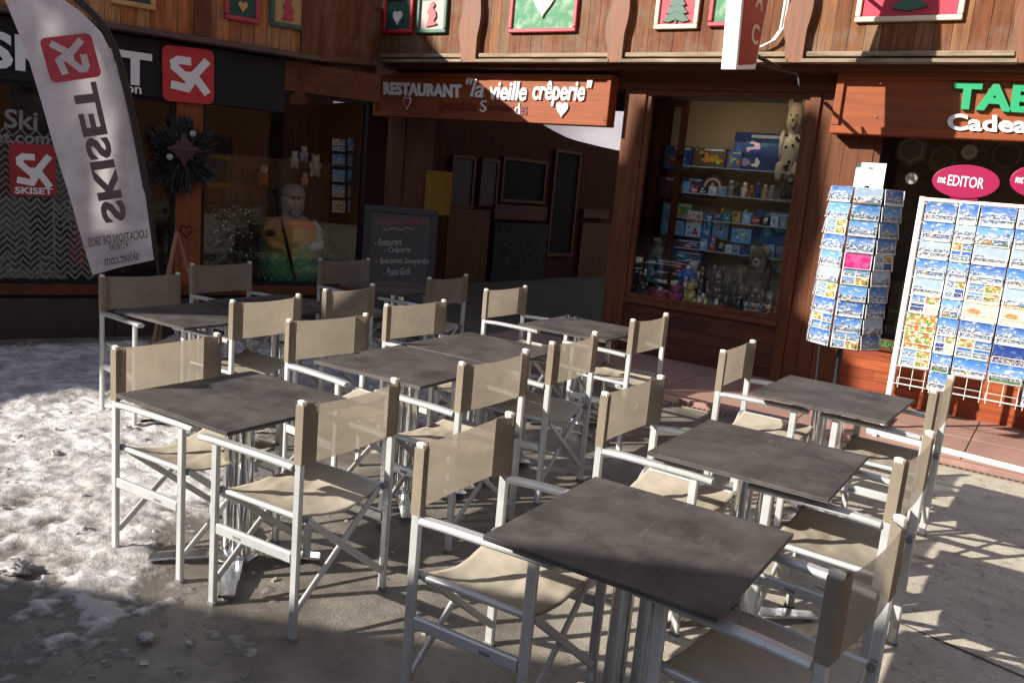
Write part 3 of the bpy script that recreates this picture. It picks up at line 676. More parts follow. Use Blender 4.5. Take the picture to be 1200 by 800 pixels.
# souvenir shop window behind the racks
b = MB(); frame_rect(b, FR, uQ1, uE, 0.556, vT-0.001, 0.06, -0.07, -0.006); wf = b.build('window_frame', M['brown'], ch, bevel=0.003)
b = MB(); b.fbox(FR, uQ1+0.06, uE-0.06, 0.616, vT-0.06, -0.045, -0.039); b.build('pane', M['glassdark'], wf)
b = MB(); b.fbox(FR, uQ1-0.25, uE+0.4, 0.03, 3.0, -1.53, -1.50); b.build('shop_back_wall', M['room'], ch)
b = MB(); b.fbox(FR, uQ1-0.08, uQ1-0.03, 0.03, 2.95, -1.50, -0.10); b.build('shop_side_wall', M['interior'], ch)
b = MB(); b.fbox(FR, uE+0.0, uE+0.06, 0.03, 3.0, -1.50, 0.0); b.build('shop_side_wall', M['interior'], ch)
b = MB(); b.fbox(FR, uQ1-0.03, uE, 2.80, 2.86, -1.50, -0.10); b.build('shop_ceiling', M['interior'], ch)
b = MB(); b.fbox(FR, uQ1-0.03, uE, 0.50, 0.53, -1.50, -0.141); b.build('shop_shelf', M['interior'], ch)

# balcony of the chalet
NB = 0.36; VB = FR.px(740, 72, NB)[1]; VTOP = 5.2
uB0 = FR.px(446, 70, NB)[0]
b = board_row(FR, uB0, uE, VB+0.03, VTOP, NB-0.05, NB, 0.135, ORW); bal = b.build('balcony_boards', M['boards'], ch)
b = MB(); b.fbox(FR, uB0, uE, VB-0.07, VB-0.01, -0.28, NB-0.03); b.build('balcony_floor', M['brown_h'], ch)
b = MB(); b.fbox(FR, -9.0, uE, 5.0, 5.06, -3.0, -0.3); b.build('upper_floor', M['interior'], ch)
b = MB(); b.fbox(FR, -9.0, uE, 3.0, 6.5, -0.42, -0.36); b.build('upper_wall', M['brown'], ch)
pils = [(545, 562), (716, 733), (924, 944), (1192, 1212)]
edges = [uB0]
for (x0, x1) in pils:
    a0, a1 = FR.px(x0, 62, NB)[0], FR.px(x1, 62, NB)[0]
    # fretsawn balcony post: a wavy left side
    pl = []
    for i in range(40):
        v = VB-0.02 + (VTOP-VB+0.02)*i/39; t = (v-VB)
        pl.append((a0 - 0.055*max(0, math.sin((t-0.10)*7.0)) , v))
    poly = [(a1, VB-0.02)] + [(a1 + 0.03*max(0, math.sin((v-VB-0.25)*7.0)), v) for _, v in pl][1:] + pl[::-1]
    b = MB(); b.prism(FR, poly, NB+0.001, NB+0.075); b.build('balcony_post', M['boards'] if False else mat('post_orange', (0.19, 0.070, 0.030), 0.6, nz=0.4, scale=(20, 20, 2), bump=0.3) if x0 == 545 else bpy.data.materials['post_orange'], ch)
    edges += [a0, a1]
edges.append(uE)
for i in range(0, len(edges)-1, 2):
    a0, a1 = edges[i]+0.01, edges[i+1]-0.01
    b = MB(); b.fbox(FR, a0, a1, VB+0.036, VB+0.078, NB+0.004, NB+0.045); b.build('upper_ledge', M['weathered'], ch, bevel=0.006)
    b = MB(); b.fbox(FR, a0-0.02, a1+0.03, VB-0.022, VB+0.012, NB-0.02, NB+0.085); b.build('lower_ledge', M['weathered'], ch, bevel=0.006)

# recess with the restaurant door
pA = FR.p(-6.75, 0, -0.02); pB = FL.p(2.99, 0, -0.1)
b = MB()
x0, _ = FR.px(452, 200, -0.15); x1, _ = FR.px(495, 200, -0.15)
b.fbox(FR, x0, (x0+x1)/2-0.02, 0.03, vT, -0.35, -0.15); b.fbox(FR, (x0+x1)/2-0.018, x1, 0.03, vT, -0.35, -0.16); b.build('post', M['brown'], ch, bevel=0.006)
q0 = gz(572, 330, 0.03); q1 = gz(700, 324, 0.03)
dirE = Vector((q1.x-q0.x, q1.y-q0.y, 0)).normalized()
FE = Frame((q0.x, q0.y, 0), dirE)
def er(x0, y0, x1, y1, n=0.0): return FE.rect(x0, y0, x1, y1, n)
uE0 = FE.px(470, 250)[0]; uE1 = FE.px(735, 250)[0]
tops = [FE.px(x, y, -0.06) for x, y in ((636, 146), (650, 154), (664, 161), (676, 165), (690, 168.5), (704, 172), (718, 175), (733, 178))]
b = MB(); b.prism(FE, [(uE0-1.0, 0.03), (uE1+6, 0.03), (uE1+6, tops[-1][1]-0.2)] + tops[::-1] + [(tops[0][0]-0.3, 6.0), (uE0-1.0, 6.0)], -0.12, -0.06); b.build('recess_wall', M['darkwood'], ch)
b = MB(); b.fbox(FR, -9.5, -4.27, 2.80, 2.86, -2.4, -0.31); b.build('recess_ceiling', M['darkwood'], ch)
b = MB(); b.fbox(FR, uP0-0.06, uP0-0.001, 0.03, 2.79, -4.0, -0.17); b.build('recess_side_wall', M['darkwood'], ch)
# panels, doors and panes along the recess wall
for (x0, y0, x1, y1, m, n1, nm) in ((500, 245, 522, 334, 'darkwood', 0.03, 'door_panel'), (523, 245, 572, 331, 'brown', 0.02, 'door_panel'),
        (578, 262, 640, 327, 'stone', 0.05, 'stone_panel'), (580, 241, 641, 258, 'brown_h', 0.06, 'counter_front'),
        (680, 262, 714, 323, 'brown', 0.02, 'door_panel'), (684, 246, 714, 256, 'brown_h', 0.06, 'counter_front')):
    u0, u1, v0, v1 = er(x0, y0, x1, y1, n1); b = MB(); b.fbox(FE, u0, u1, max(0.03, v0) if y1 < 318 else 0.03, v1, -0.058, n1); b.build(nm, M[m], ch, bevel=0.006)
for (x0, y0, x1, y1) in ((529, 182, 556, 244), (563, 186, 584, 242), (588, 186, 640, 238), (646, 176, 676, 300)):
    u0, u1, v0, v1 = er(x0, y0, x1, y1, 0.0); b = MB(); frame_rect(b, FE, u0, u1, v0, v1, 0.05, -0.058, 0.01); f = b.build('door_window', M['brown'], ch)
    b = MB(); b.fbox(FE, u0+0.05, u1-0.05, v0+0.05, v1-0.05, -0.03, -0.02); b.build('pane', M['deadglass'], f)
    if x0 == 529 or x0 == 563:
        b = MB(); b.fbox(FE, u0+0.051, u1-0.051, v0+0.051, v1-0.051, -0.019, -0.012); b.build('curtain', mat('lace_curtain', (0.10, 0.075, 0.075), 0.9) if x0 == 529 else bpy.data.materials['lace_curtain'], f)
tag(ch)

# yellow box on the wall beside the entrance post
u0, u1, v0, v1 = FR.rect(498, 200, 520, 252, -0.14)
b = MB(); b.prism(FR, rrect(u0, u1, v0, v1, 0.02), -0.30, -0.14); d = b.build('letter_box', M['yellow'], bevel=0.006); tag(d, 'mustard yellow box hanging beside the entrance post behind the chalkboard', 'letter box')

# ------------------------------------------------------------------ the black ski shop on the left
sk_ = empty('ski_shop', tuple(FL.p(0.5, 0, 0)), 'black fronted ski shop with brown sills and two dark display windows', 'building')
UL0, UL1 = -5.0, FL.px(430, 200)[0]
vSill = 0.50; vF0 = 2.205; vF1 = 2.70
b = MB(); u = UL0
while u < UL1:
    w_ = min(0.92, UL1-u); b.fbox(FL, u+0.003, u+w_-0.003, 0.0, 0.36, -0.12, 0.0); u += w_
b.build('plinth', M['plinth'], sk_, bevel=0.004)
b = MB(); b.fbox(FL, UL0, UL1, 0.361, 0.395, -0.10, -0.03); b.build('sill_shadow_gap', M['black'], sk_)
b = MB(); b.fbox(FL, UL0, UL1, 0.396, 0.49, -0.14, 0.025); b.build('window_sill', M['brown_h'], sk_, bevel=0.005)
uPa, uPb, _, _ = FL.rect(205, 240, 235, 330); 
b = MB(); b.fbox(FL, uPa, uPb, 0.49, vF0, -0.16, 0.0); po = b.build('post', M['brown'] if False else mat('carved_post_wood', (0.24, 0.075, 0.028), 0.6, spec=0.2, nz=0.35, scale=(16, 16, 2), bump=0.3), sk_, bevel=0.004)
b = MB(); hu, hv = FL.px(218, 272); hp = heart(hu, hv, 0.11, 0.12)
b.ribbon(FL, hp+[hp[0]], 0.010, 0.0005, 0.004); b.build('carved_heart', M['darkwood'], po)
uFm = FL.px(333, 100)[0]
b = MB(); b.fbox(FL, UL0, uFm, vF0, vF1, -0.16, 0.012); b.build('fascia', M['black'], sk_)
b = MB(); b.fbox(FL, uFm+0.003, UL1+0.1, 2.42, vF1, -0.16, 0.004); b.build('header_board', M['brown_h'], sk_)
for (u0, u1, v1, nm) in ((UL0, uPa, vF0, 'a'), (uPb, UL1, 2.42, 'b')):
    b = MB(); frame_rect(b, FL, u0+0.001, u1-0.001, 0.491, v1-0.001, 0.035, -0.09, -0.03); f = b.build('window_frame', M['black'], sk_)
    b = MB(); b.fbox(FL, u0+0.035, u1-0.035, 0.526, v1-0.036, -0.065, -0.059); b.build('pane', M['glassdark'], f)
b = MB(); b.fbox(FL, uFm, uFm+0.02, vF0, 2.42, -0.12, -0.01); b.build('fascia_end', M['black'], sk_)
# interior
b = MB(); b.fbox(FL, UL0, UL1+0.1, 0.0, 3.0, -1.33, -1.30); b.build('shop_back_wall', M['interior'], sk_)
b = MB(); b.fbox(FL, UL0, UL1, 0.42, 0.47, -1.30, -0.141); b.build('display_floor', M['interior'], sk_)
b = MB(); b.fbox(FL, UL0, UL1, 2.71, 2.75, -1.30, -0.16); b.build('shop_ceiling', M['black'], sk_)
b = MB(); b.fbox(FL, UL1-0.05, UL1, 0.0, 2.419, -1.30, -0.10); b.build('end_wall', M['brown'], sk_)
b = MB(); b.fbox(FL, UL0-0.05, UL0, 0.0, 2.75, -1.30, -0.0); b.build('end_wall', M['brown'], sk_)
uh0, uh1, vh0, vh1 = FL.rect(262, 186, 396, 330, -0.9)
b = board_row(FL, uh0-0.4, uh1+0.2, 0.47, vh1, -0.95, -0.9, 0.2, [(0.20, 0.115, 0.07), (0.24, 0.14, 0.085)]); b.build('reflected_roof_boards', M['boards'], sk_)  # boards imitate brown roofs reflected in the shop glass
# balcony of the ski shop
NLB = 0.10; VLB = 2.745; uLb = FL.px(371, 69, NLB)[0]
b = board_row(FL, UL0, uLb, VLB+0.03, 3.42, NLB-0.05, NLB, 0.115, OR); b.build('balcony_boards', M['boards'], sk_)
b = MB(); b.fbox(FL, UL0, uLb+0.02, VLB-0.02, VLB+0.03, -0.2, NLB+0.06); b.build('balcony_ledge', mat('dark_ledge', (0.10, 0.055, 0.04), 0.7, nz=0.3, bump=0.3), sk_, bevel=0.005)
for x0, x1 in ((224, 247), (352, 372)):
    xm = (x0+x1)/2; a0, a1, _, _ = FL.rect(x0 if x0 != 224 else 226, 10, x1 if x0 != 224 else 246, 60, NLB); b = MB(); b.fbox(FL, a0, a1, VLB+0.03, 3.45, NLB+0.001, NLB+0.05); b.build('balcony_post', M['brown'], sk_, bevel=0.005)
# the piece of balcony that turns the corner to the chalet
pa = FL.p(uLb, 0, NLB); pb = FR.p(uB0, 0, NB)
FC = Frame((pa.x, pa.y, 0), pb-pa); LC = (pb-pa).length
def slope(u, v0, v1): return v0+(v1-v0)*u/LC
b = MB(); n_ = 12
for i in range(n_):
    a0, a1 = LC*i/n_+0.002, LC*(i+1)/n_-0.002; c = R.choice(ORW); k = R.uniform(0.6, 0.9)
    b.prism(FC, [(a0, slope(a0, VLB, VB)+0.03), (a1, slope(a1, VLB, VB)+0.03), (a1, slope(a1, 3.42, 3.62)), (a0, slope(a0, 3.42, 3.62))], -0.05, 0.0, tuple(x*k for x in c))
b.build('corner_boards', M['boards'], sk_)
b = MB(); b.prism(FC, [(0, VLB-0.02), (LC, VB-0.03), (LC, VB+0.025), (0, VLB+0.028)], -0.2, 0.05); b.build('corner_ledge', bpy.data.materials['dark_ledge'], sk_)
b = MB(); b.prism(FC, [(-0.02, 2.3), (LC+0.2, 2.85), (LC+0.2, VB-0.031), (-0.02, VLB-0.021)], -0.25, -0.12); b.build('corner_header', M['brown_h'], sk_)

# lettering and signs on the ski shop
t = empty('fascia_lettering', tuple(FL.p(0, 2.4, 0.02)), 'large white capital letters mounted on the black shop fascia', 'sign')
b = MB()
pT = ((146, 101), (178, 105), (146, 60))
u1 = FL.px(178, 80, 0.03)[0]; u0 = FL.px(147, 80, 0.03)[0]; wT = u1-u0
vb = FL.px(162, 101, 0.03)[1]; vt = FL.px(162, 61, 0.03)[1]
uS = FL.px(-18, 60, 0.03)[0]
text(b, FL, 'SKISET', (uS, vb), (u1, vb), (uS, vt), 0.0125, 0.035, bold=0.035); b.build('word', M['white_letter'], t)
b = MB(); v2 = FL.px(160, 110, 0.02)[1]; u2 = FL.px(166, 107, 0.02)[0]; text(b, FL, 'location', (u2-0.42, v2), (u2, v2), (u2-0.42, v2+0.085), 0.0125, 0.018, bold=0.02); b.build('small_word', M['white_letter'], t)
def logo(b, F, P, n0, n1):
    """the S and K drawn as thick strokes; P maps unit square to (u, v)"""
    def L_(pts): return [P(*q) for q in pts]
    w_ = (Vector(P(0.155, 0))-Vector(P(0, 0))).length
    b.ribbon(F, L_([(0.50, 0.75), (0.30, 0.75), (0.22, 0.70), (0.23, 0.62), (0.48, 0.43), (0.53, 0.35), (0.47, 0.26), (0.20, 0.30)]), w_, n0, n1)
    b.ribbon(F, L_([(0.84, 0.76), (0.60, 0.50), (0.84, 0.22)]), w_, n0, n1+0.0005); b.ribbon(F, L_([(0.48, 0.50), (0.62, 0.50)]), w_*0.8, n0, n1+0.001)
def logo_sign(name, q00, q10, q01, n0, n1, label, parent=None, rm='red'):
    a, b1, b2 = Vector(FL.px(*q00, n1)), Vector(FL.px(*q10, n1)), Vector(FL.px(*q01, n1))
    P = lambda s, t_: tuple(a+(b1-a)*s+(b2-a)*t_)
    b = MB(); b.prism(FL, [P(s, t_) for s, t_ in rrect(0, 1, 0, 1, 0.12)], n0, n1)
    o = b.build(name, M[rm], parent, bevel=0.002)
    if parent is None: tag(o, label, 'sign')
    b = MB(); logo(b, FL, P, n1, n1+0.006); b.build('emblem', M['white_letter'], o); return o, P
logo_sign('square_logo_sign', (191, 118), (251, 123), (190, 52), 0.0125, 0.05, 'square red sign with rounded corners and a white monogram on the black fascia')
o, P = logo_sign('window_logo_sign', (12, 229), (66, 231), (10, 167), -0.05, -0.045, 'dull red square poster with white monogram and word inside the shop glass', rm='darkred')
# its monogram sits higher: word below it
b = MB(); q = [P(0.1, 0.04), P(0.92, 0.04), P(0.1, 0.17)]; text(b, FL, 'SKISET', q[0], q[1], q[2], -0.045, -0.041, bold=0.03); b.build('word', M['white_letter'], o)
b = MB()
ptext(b, FL, 'le Ski', (-30, 147), (44, 153), (-30, 124), -0.056, -0.053, bold=0.02); ptext(b, FL, 'Skiset.com', (-46, 165), (58, 170), (-46, 150), -0.056, -0.053, bold=0.02)
d = b.build('window_lettering', M['grey_letter']); tag(d, 'grey words on the dark shop glass above the red square poster', 'lettering')
# white herringbone film on the glass
b = MB(); c0 = FL.px(-60, 200, -0.057)[0]; c1 = FL.px(118, 250, -0.057)[0]
v = 0.53
zz = 0.058
while v < 1.75:
    pts = []; u = c0; k = 0
    while u < c1: pts.append((u, v+(0.066 if k % 2 else 0))); u += zz; k += 1
    b.ribbon(FL, pts, 0.012 if v > 1.2 else 0.020, -0.0585, -0.0580); v += 0.058
d = b.build('herringbone_film', mat('frosted_film', (0.14, 0.155, 0.15), 0.7)); tag(d, 'pale herringbone zigzag film stuck on the dark ski shop glass', 'window film')
# boots and gear behind the film
for (px, w_, h, cc, lab) in ((20, 0.20, 0.26, (0.015, 0.015, 0.016), 'black ski boot standing behind the glass under the red poster'), (60, 0.22, 0.24, (0.03, 0.03, 0.032), 'dark ski boot standing behind the glass nearer the red bag')):
    u = FL.px(px, 310, -0.2)[0]; o = FL.p(u, 0.47, -0.2); t = empty('ski_boot', tuple(o), lab, 'ski boot', 'ski boots in the window')
    b = MB(); b.prism(FL, [(u-w_/2, 0.47), (u+w_/2, 0.47), (u+w_/2, 0.54), (u+0.02, 0.60), (u+0.01, 0.47+h), (u-w_/2+0.02, 0.47+h+0.02), (u-w_/2, 0.6)], -0.25, -0.15, cc); b.build('shell', M['toy'], t, bevel=0.012)
    b = MB()
    for k in range(3): b.fbox(FL, u-w_/2+0.01, u+0.05-k*0.02, 0.58+k*0.06, 0.60+k*0.06, -0.255, -0.142, (0.2, 0.2, 0.2))
    b.build('buckles', M['toy'], t)
u0, u1, v0, v1 = FL.rect(80, 262, 100, 318, -0.25)
b = MB(); b.prism(FL, [(u0, 0.62), (u1, 0.60), (u1-0.02, v1), ((u0+u1)/2, v1+0.05), (u0+0.04, v1-0.02)], -0.40, -0.25, (0.45, 0.02, 0.015)); b.build('pouch', M['toy'], tag(empty('red_bag', tuple(FL.p(u0, 0.47, -0.3)), 'bright red bag on a low stand behind the zigzag film', 'bag')), bevel=0.03)
r_ = [o for o in bpy.data.objects if o.name.startswith('red_bag')][0]
b = MB(); b.fbox(FL, u0+0.02, u1-0.02, 0.47, 0.60, -0.38, -0.27); b.build('stand', M['black'], r_)
t = empty('ski_pole_display', tuple(FL.p(FL.px(64, 250, -0.2)[0], 0.47, -0.2)), 'white ski pole with a starry snowflake basket behind the glass', 'ski pole')
u_, v_ = FL.px(63, 232, -0.2); b = MB(); b.tube([FL.p(u_, 0.47, -0.2), FL.p(u_, v_, -0.2)], 0.012, 8); b.build('shaft', M['white'], t)
u_, v_ = FL.px(82, 252, -0.2); b = MB()
for k in range(6):
    a = k*math.pi/6; b.tube([FL.p(u_-0.13*math.cos(a), v_-0.13*math.sin(a), -0.2+0.01*k), FL.p(u_+0.13*math.cos(a), v_+0.13*math.sin(a), -0.2+0.01*k)], 0.007, 6)
b.build('snowflake', M['white'], t)

# star wreath hung on the post
uc, vc = FL.px(214, 178, 0.1); t = empty('star_wreath', tuple(FL.p(uc, vc-0.4, 0.1)), 'dark feathery star wreath with red middle and two grey baubles on the post', 'wreath')
b = MB()
for i in range(1500):
    a = R.uniform(0, 2*math.pi); r0 = R.uniform(0.02, 0.20)*(1.15 if abs(math.sin(a*3)) > 0.6 else 0.85); L_ = R.uniform(0.05, 0.13); k = R.uniform(0.02, 0.15)
    p0 = Vector((uc+r0*math.cos(a), vc-0.05+r0*math.sin(a)*1.2)); d_ = Vector((math.cos(a+R.uniform(-.3, .3)), math.sin(a+R.uniform(-.3, .3))*1.25)); p1 = p0+d_*L_; s = Vector((-d_.y, d_.x))*R.uniform(0.005, 0.010)
    m_ = p0.lerp(p1, 0.5); A = FL.p(p0.x, p0.y, k*0.5); B = FL.p(*(m_+s), k); C = FL.p(p1.x, p1.y, k+R.uniform(-0.03, 0.05)); D = FL.p(*(m_-s), k+0.012)
    b.add([A, B, C, D], [(0, 1, 2), (0, 2, 3)])
b.build('feathers', mat('dark_feather', (0.115, 0.11, 0.12), 0.6), t)
b = MB()
for k in range(8):
    a = k*math.pi/4; d_ = Vector((math.cos(a), math.sin(a))); s = Vector((-d_.y, d_.x))*0.045; c = Vector((uc, vc+0.02)); L_ = 0.16 if k % 2 == 0 else 0.11
    m_ = c+d_*L_*0.45; b.add([FL.p(c.x, c.y, 0.19), FL.p(*(m_-s), 0.165), FL.p(*(c+d_*L_), 0.17), FL.p(*(m_+s), 0.165)], [(0, 1, 2), (0, 2, 3)])
b.build('star', mat('dull_red_star', (0.065, 0.022, 0.027), 0.6), t)
for (x, y) in ((226, 157), (199, 184)):
    u, v = FL.px(x, y, 0.2); b = MB(); b.sphere(FL.p(u, v, 0.2), 0.030, 14); b.build('bauble', mat('grey_bauble', (0.35, 0.35, 0.36), 0.25) if x == 226 else bpy.data.materials['grey_bauble'], t, smooth='all')

# ------------------------------------------------------------------ statue and goods in the second window of the ski shop
uc = FL.px(341, 290, -0.45)[0]; t = empty('bearded_statue', tuple(FL.p(uc, 0.47, -0.45)), 'painted statue of a bearded old man in a netted green and ochre robe', 'statue')
vt = FL.px(338, 217, -0.45)[1]; H_ = vt-0.47
cO = FL.p(uc, 0.47, -0.45); b = MB(); prof = [(0.24, 0.0), (0.30, 0.05), (0.32, 0.20), (0.315, 0.36), (0.305, 0.48), (0.285, 0.57), (0.225, 0.645), (0.13, 0.69), (0.105, 0.725), (0.125, 0.78), (0.135, 0.86), (0.118, 0.93), (0.07, 0.98), (0.002, 1.0)]
vs = []; fs = []; n_ = 28; sc_ = H_; stops = []
for r0, z in prof: stops.append((r0*0.98, z*sc_))
fine = []
for (a, c) in zip(stops[:-1], stops[1:]):
    for k in range(3): fine.append((a[0]+(c[0]-a[0])*k/3, a[1]+(c[1]-a[1])*k/3))
fine.append(stops[-1])
cl = []
for r0, z in fine:
    for k in range(n_):
        a = 2*math.pi*k/n_; q = FL.U*math.cos(a)*r0 + FL.N*math.sin(a)*r0*0.72; bmp = 1+0.08*noise.noise(Vector((math.cos(a)*2, math.sin(a)*2, z*5)))+(0.025*math.sin(a*11+z*4) if z < 0.6*sc_ else 0)
        # beard and nose push forward
        f_ = max(0, math.sin(a)); fz = z/sc_
        q += FL.N*(0.05*f_**6*math.exp(-((fz-0.80)/0.03)**2) + 0.045*f_**2*math.exp(-((fz-0.74)/0.06)**2))
        vs.append(cO+q*bmp+Vector((0, 0, z)))
def robe(fz, a):
    if fz > 0.86: return (0.42, 0.38, 0.33) if fz > 0.88 else (0.36, 0.27, 0.21)
    if fz > 0.79: return (0.33, 0.24, 0.19)
    if fz > 0.66: return (0.33, 0.32, 0.29)
    if fz > 0.56: return (0.48, 0.13, 0.035) if math.sin(a) > 0.2 else (0.42, 0.22, 0.05)
    if fz > 0.36: return (0.40, 0.235, 0.05)
    if fz > 0.26: return (0.22, 0.27, 0.05)
    return (0.055, 0.30, 0.12)
for i in range(len(fine)-1):
    for k in range(n_):
        vsn = (i*n_+k, i*n_+(k+1) % n_, (i+1)*n_+(k+1) % n_, (i+1)*n_+k); b.f.append(list(vsn)); b.c.append(robe((fine[i][1]+fine[i+1][1])/2/sc_ + (0.06*noise.noise(Vector((k*0.6, i*0.5, 2.0)))+0.035*math.sin(k*1.9) if fine[i][1]/sc_ < 0.5 else 0), 2*math.pi*(k+.5)/n_))
b.v = vs; b.build('figure', M['toy'], t, smooth='all')
b = MB()
for k in range(22):
    for dsg in (-1, 1):
        pts = []
        for j in range(12):
            z = 0.03+0.42*H_*j/11; r0 = 0.318; a = 2*math.pi*k/22+dsg*z*3.2
            pts.append(cO+FL.U*math.cos(a)*r0*1.03+FL.N*math.sin(a)*r0*0.80+Vector((0, 0, z)))
        b.tube(pts, 0.0048, 4)
b.build('net', mat('green_net', (0.22, 0.42, 0.24), 0.6), t)
b = MB(); p0 = FL.p(*FL.px(322, 225, -0.18), -0.18); p1 = FL.p(*FL.px(346, 328, -0.18), -0.18); p1.z = max(p1.z, 0.47); b.tube([p0, p1], 0.017, 8); b.sphere(p0, 0.03, 8); b.build('staff', M['iron'], t, smooth='all')
b = MB(); u, v = FL.px(317, 273, -0.2); b.sphere(FL.p(u, v, -0.21), (0.06, 0.05, 0.035), 12); b.build('glove', M['iron'], t, smooth='all')
b = MB()
for sx in (-1, 1): b.sphere(cO+FL.U*0.035*sx+FL.N*0.092+Vector((0, 0, H_*0.87)), 0.013, 8)
b.build('eyes', M['iron'], t)
b = MB(); hz = lambda k: cO+Vector((0, 0, H_*k))
b.sphere(hz(0.735)+FL.N*0.085, (0.075, 0.075, 0.095), 14, (0.22, 0.21, 0.20), 0.5); b.sphere(hz(0.80)+FL.N*0.105, (0.06, 0.05, 0.02), 10, (0.26, 0.25, 0.24), 0.3); b.build('beard', M['plush'], t, smooth='all')
b = MB(); b.sphere(hz(0.835)+FL.N*0.115, (0.019, 0.024, 0.030), 10, (0.32, 0.21, 0.16)); b.build('nose', M['toy'], t, smooth='all')
b = MB(); b.lathe(hz(0.885), [(0.122, 0.0), (0.128, 0.03), (0.118, 0.075), (0.085, 0.115), (0.03, 0.135), (0.0, 0.137)], 22, (0.27, 0.25, 0.23)); b.build('cap', M['plush'], t, smooth='all')
for sx, cc in ((-1, (0.42, 0.22, 0.06)), (1, (0.40, 0.37, 0.34))):
    b = MB(); b.tube([hz(0.62)+FL.U*0.20*sx, hz(0.50)+FL.U*0.285*sx+FL.N*0.06, hz(0.40)+FL.U*0.25*sx+FL.N*0.16, hz(0.38)+FL.U*0.12*sx+FL.N*0.22], 0.075, 12, cc, r1=0.05); b.build('sleeve', M['toy'], t, smooth='all')
# fir garlands along the window
def garland(x0, x1, y0, y1, n, lab):
    b = MB()
    for i in range(n):
        px = R.uniform(x0, x1); py = y0+(y1-y0)*R.random()**0.8; nn = R.uniform(-0.45, -0.15); u, v = FL.px(px, py, nn); v = max(v, 0.48); c = FL.p(u, v, nn)
        d_ = Vector((R.uniform(-1, 1), R.uniform(-1, 1), R.uniform(-0.6, 0.8))).normalized(); s = d_.cross(Vector((R.random(), R.random(), R.random()))).normalized()*0.010; L_ = R.uniform(0.04, 0.10)
        b.add([c-d_*L_/2, c+s, c+d_*L_/2, c-s], [(0, 1, 2, 3)], None)
    d = b.build('fir_garland', M['leaf']); tag(d, lab, 'garland', 'fir garlands in the shop window')
garland(243, 300, 232, 330, 900, 'dense dark fir greenery heaped left of the bearded statue')
garland(378, 424, 262, 312, 500, 'fir greenery heaped between the statue and the chalkboard')
b = MB()
for i in range(46):
    px = R.uniform(250, 296); py = R.uniform(240, 300); u, v = FL.px(px, py, -0.14); c = FL.p(u, v, -0.14); b.sphere(c, R.uniform(0.006, 0.012), 6)
tag(b.build('frost_sprinkles', M['white']), 'tiny white frost balls sprinkled over the fir greenery', 'decoration', kind='stuff')
# yellow rail stand
t = empty('yellow_rail_stand', tuple(FL.p(FL.px(258, 215, -0.5)[0], 0.47, -0.5)), 'small yellow wooden rail stand behind the glass beside the star wreath', 'stand')
ua, va = FL.px(243, 183, -0.5); ub, vb_ = FL.px(271, 186, -0.5); vd = FL.px(245, 216, -0.5)[1]
b = MB(); b.bar(FL.p(ua, va, -0.5), FL.p(ub, va, -0.5), 0.03, 0.045); b.bar(FL.p(ua-0.05, vd, -0.48), FL.p(ub, vd, -0.48), 0.03, 0.045); b.build('rail', M['yellow'], t)
b = MB(); b.bar(FL.p(ub-0.03, 0.47, -0.52), FL.p(ub-0.03, va+0.05, -0.52), 0.04, 0.03); b.build('upright', M['yellow'], t)
b = MB(); b.bar(FL.p(ua, 0.47, -0.52), FL.p(ua, va+0.03, -0.52), 0.04, 0.03); b.build('upright', M['yellow'], t)

# ================================================================== painted panels on the balconies
def painted_panel(F, n, x0, x1, yb, ym, h, fm, pm, motif, mm, label):
    u0, u1, v0, _ = F.rect(x0, ym, x1, yb, n); v1 = v0+h
    o = F.p((u0+u1)/2, v0, n); t = empty('painted_panel', tuple(o), label, 'painted panel', 'painted panels on the balcony fronts')
    fw = 0.045
    b = MB(); b.fbox(F, u0+fw-0.005, u1-fw+0.005, v0+fw-0.005, v1-fw+0.005, n, n+0.018); b.build('board', M[pm], t)
    b = MB(); frame_rect(b, F, u0, u1, v0, v1, fw, n, n+0.042); b.build('frame', M[fm], t, bevel=0.012)
    W = u1-u0-2*fw; uc = (u0+u1)/2; q = v0+fw
    b = MB()
    if motif == 'heart': b.prism(F, heart(uc, q+W*0.34, W*0.36, W*0.42), n+0.017, n+0.04)
    elif motif == 'fir':
        for k in range(4):
            z = q+0.03+k*W*0.2; ww = W*(0.40-0.075*k); b.prism(F, [(uc-ww, z), (uc-ww*0.5, z-0.015), (uc, z+0.01), (uc+ww*0.5, z-0.015), (uc+ww, z), (uc, z+W*0.36)], n+0.017, n+0.036+0.001*k)
        b.fbox(F, uc-0.012, uc+0.012, q, q+0.04, n+0.017, n+0.034)
    elif motif == 'animal':
        P = [(-.22, .05), (.20, .12), (.24, .18), (.10, .26), (.20, .42), (.16, .62), (.04, .74), (.12, .86), (.04, .98), (-.10, .92), (-.12, .80), (-.22, .62), (-.14, .46), (-.16, .26), (-.24, .14)]
        b.prism(F, [(uc+x*W*0.95, q+y*W*0.85+0.01) for x, y in P], n+0.017, n+0.036)
    elif motif == 'leaf': b.prism(F, [(uc-W*0.18, q+0.06), (uc, q+0.035), (uc+W*0.2, q+0.07), (uc+W*0.1, q+0.13), (uc-W*0.1, q+0.12)], n+0.017, n+0.04)
    b.build('motif', M[mm], t, bevel=0.004)
P1 = NB+0.002
painted_panel(FR, P1, 450, 485, 40, 20, 0.42, 'red', 'panel_dkgreen', 'heart', 'white', 'small red framed panel with a white heart on dark green boards')
painted_panel(FR, P1, 490, 525, 40, 20, 0.42, 'frame_green', 'panel_white', 'animal', 'frame_red', 'green framed panel with a red animal on a pale ground')
painted_panel(FR, P1, 598, 677, 39, 20, 0.52, 'frame_red', 'panel_green', 'heart', 'cream', 'red framed green panel with a cream heart above the restaurant sign')
painted_panel(FR, P1, 768, 819, 35, 17, 0.48, 'cream', 'panel_red', 'fir', 'frame_green', 'cream framed red panel with a green fir tree')
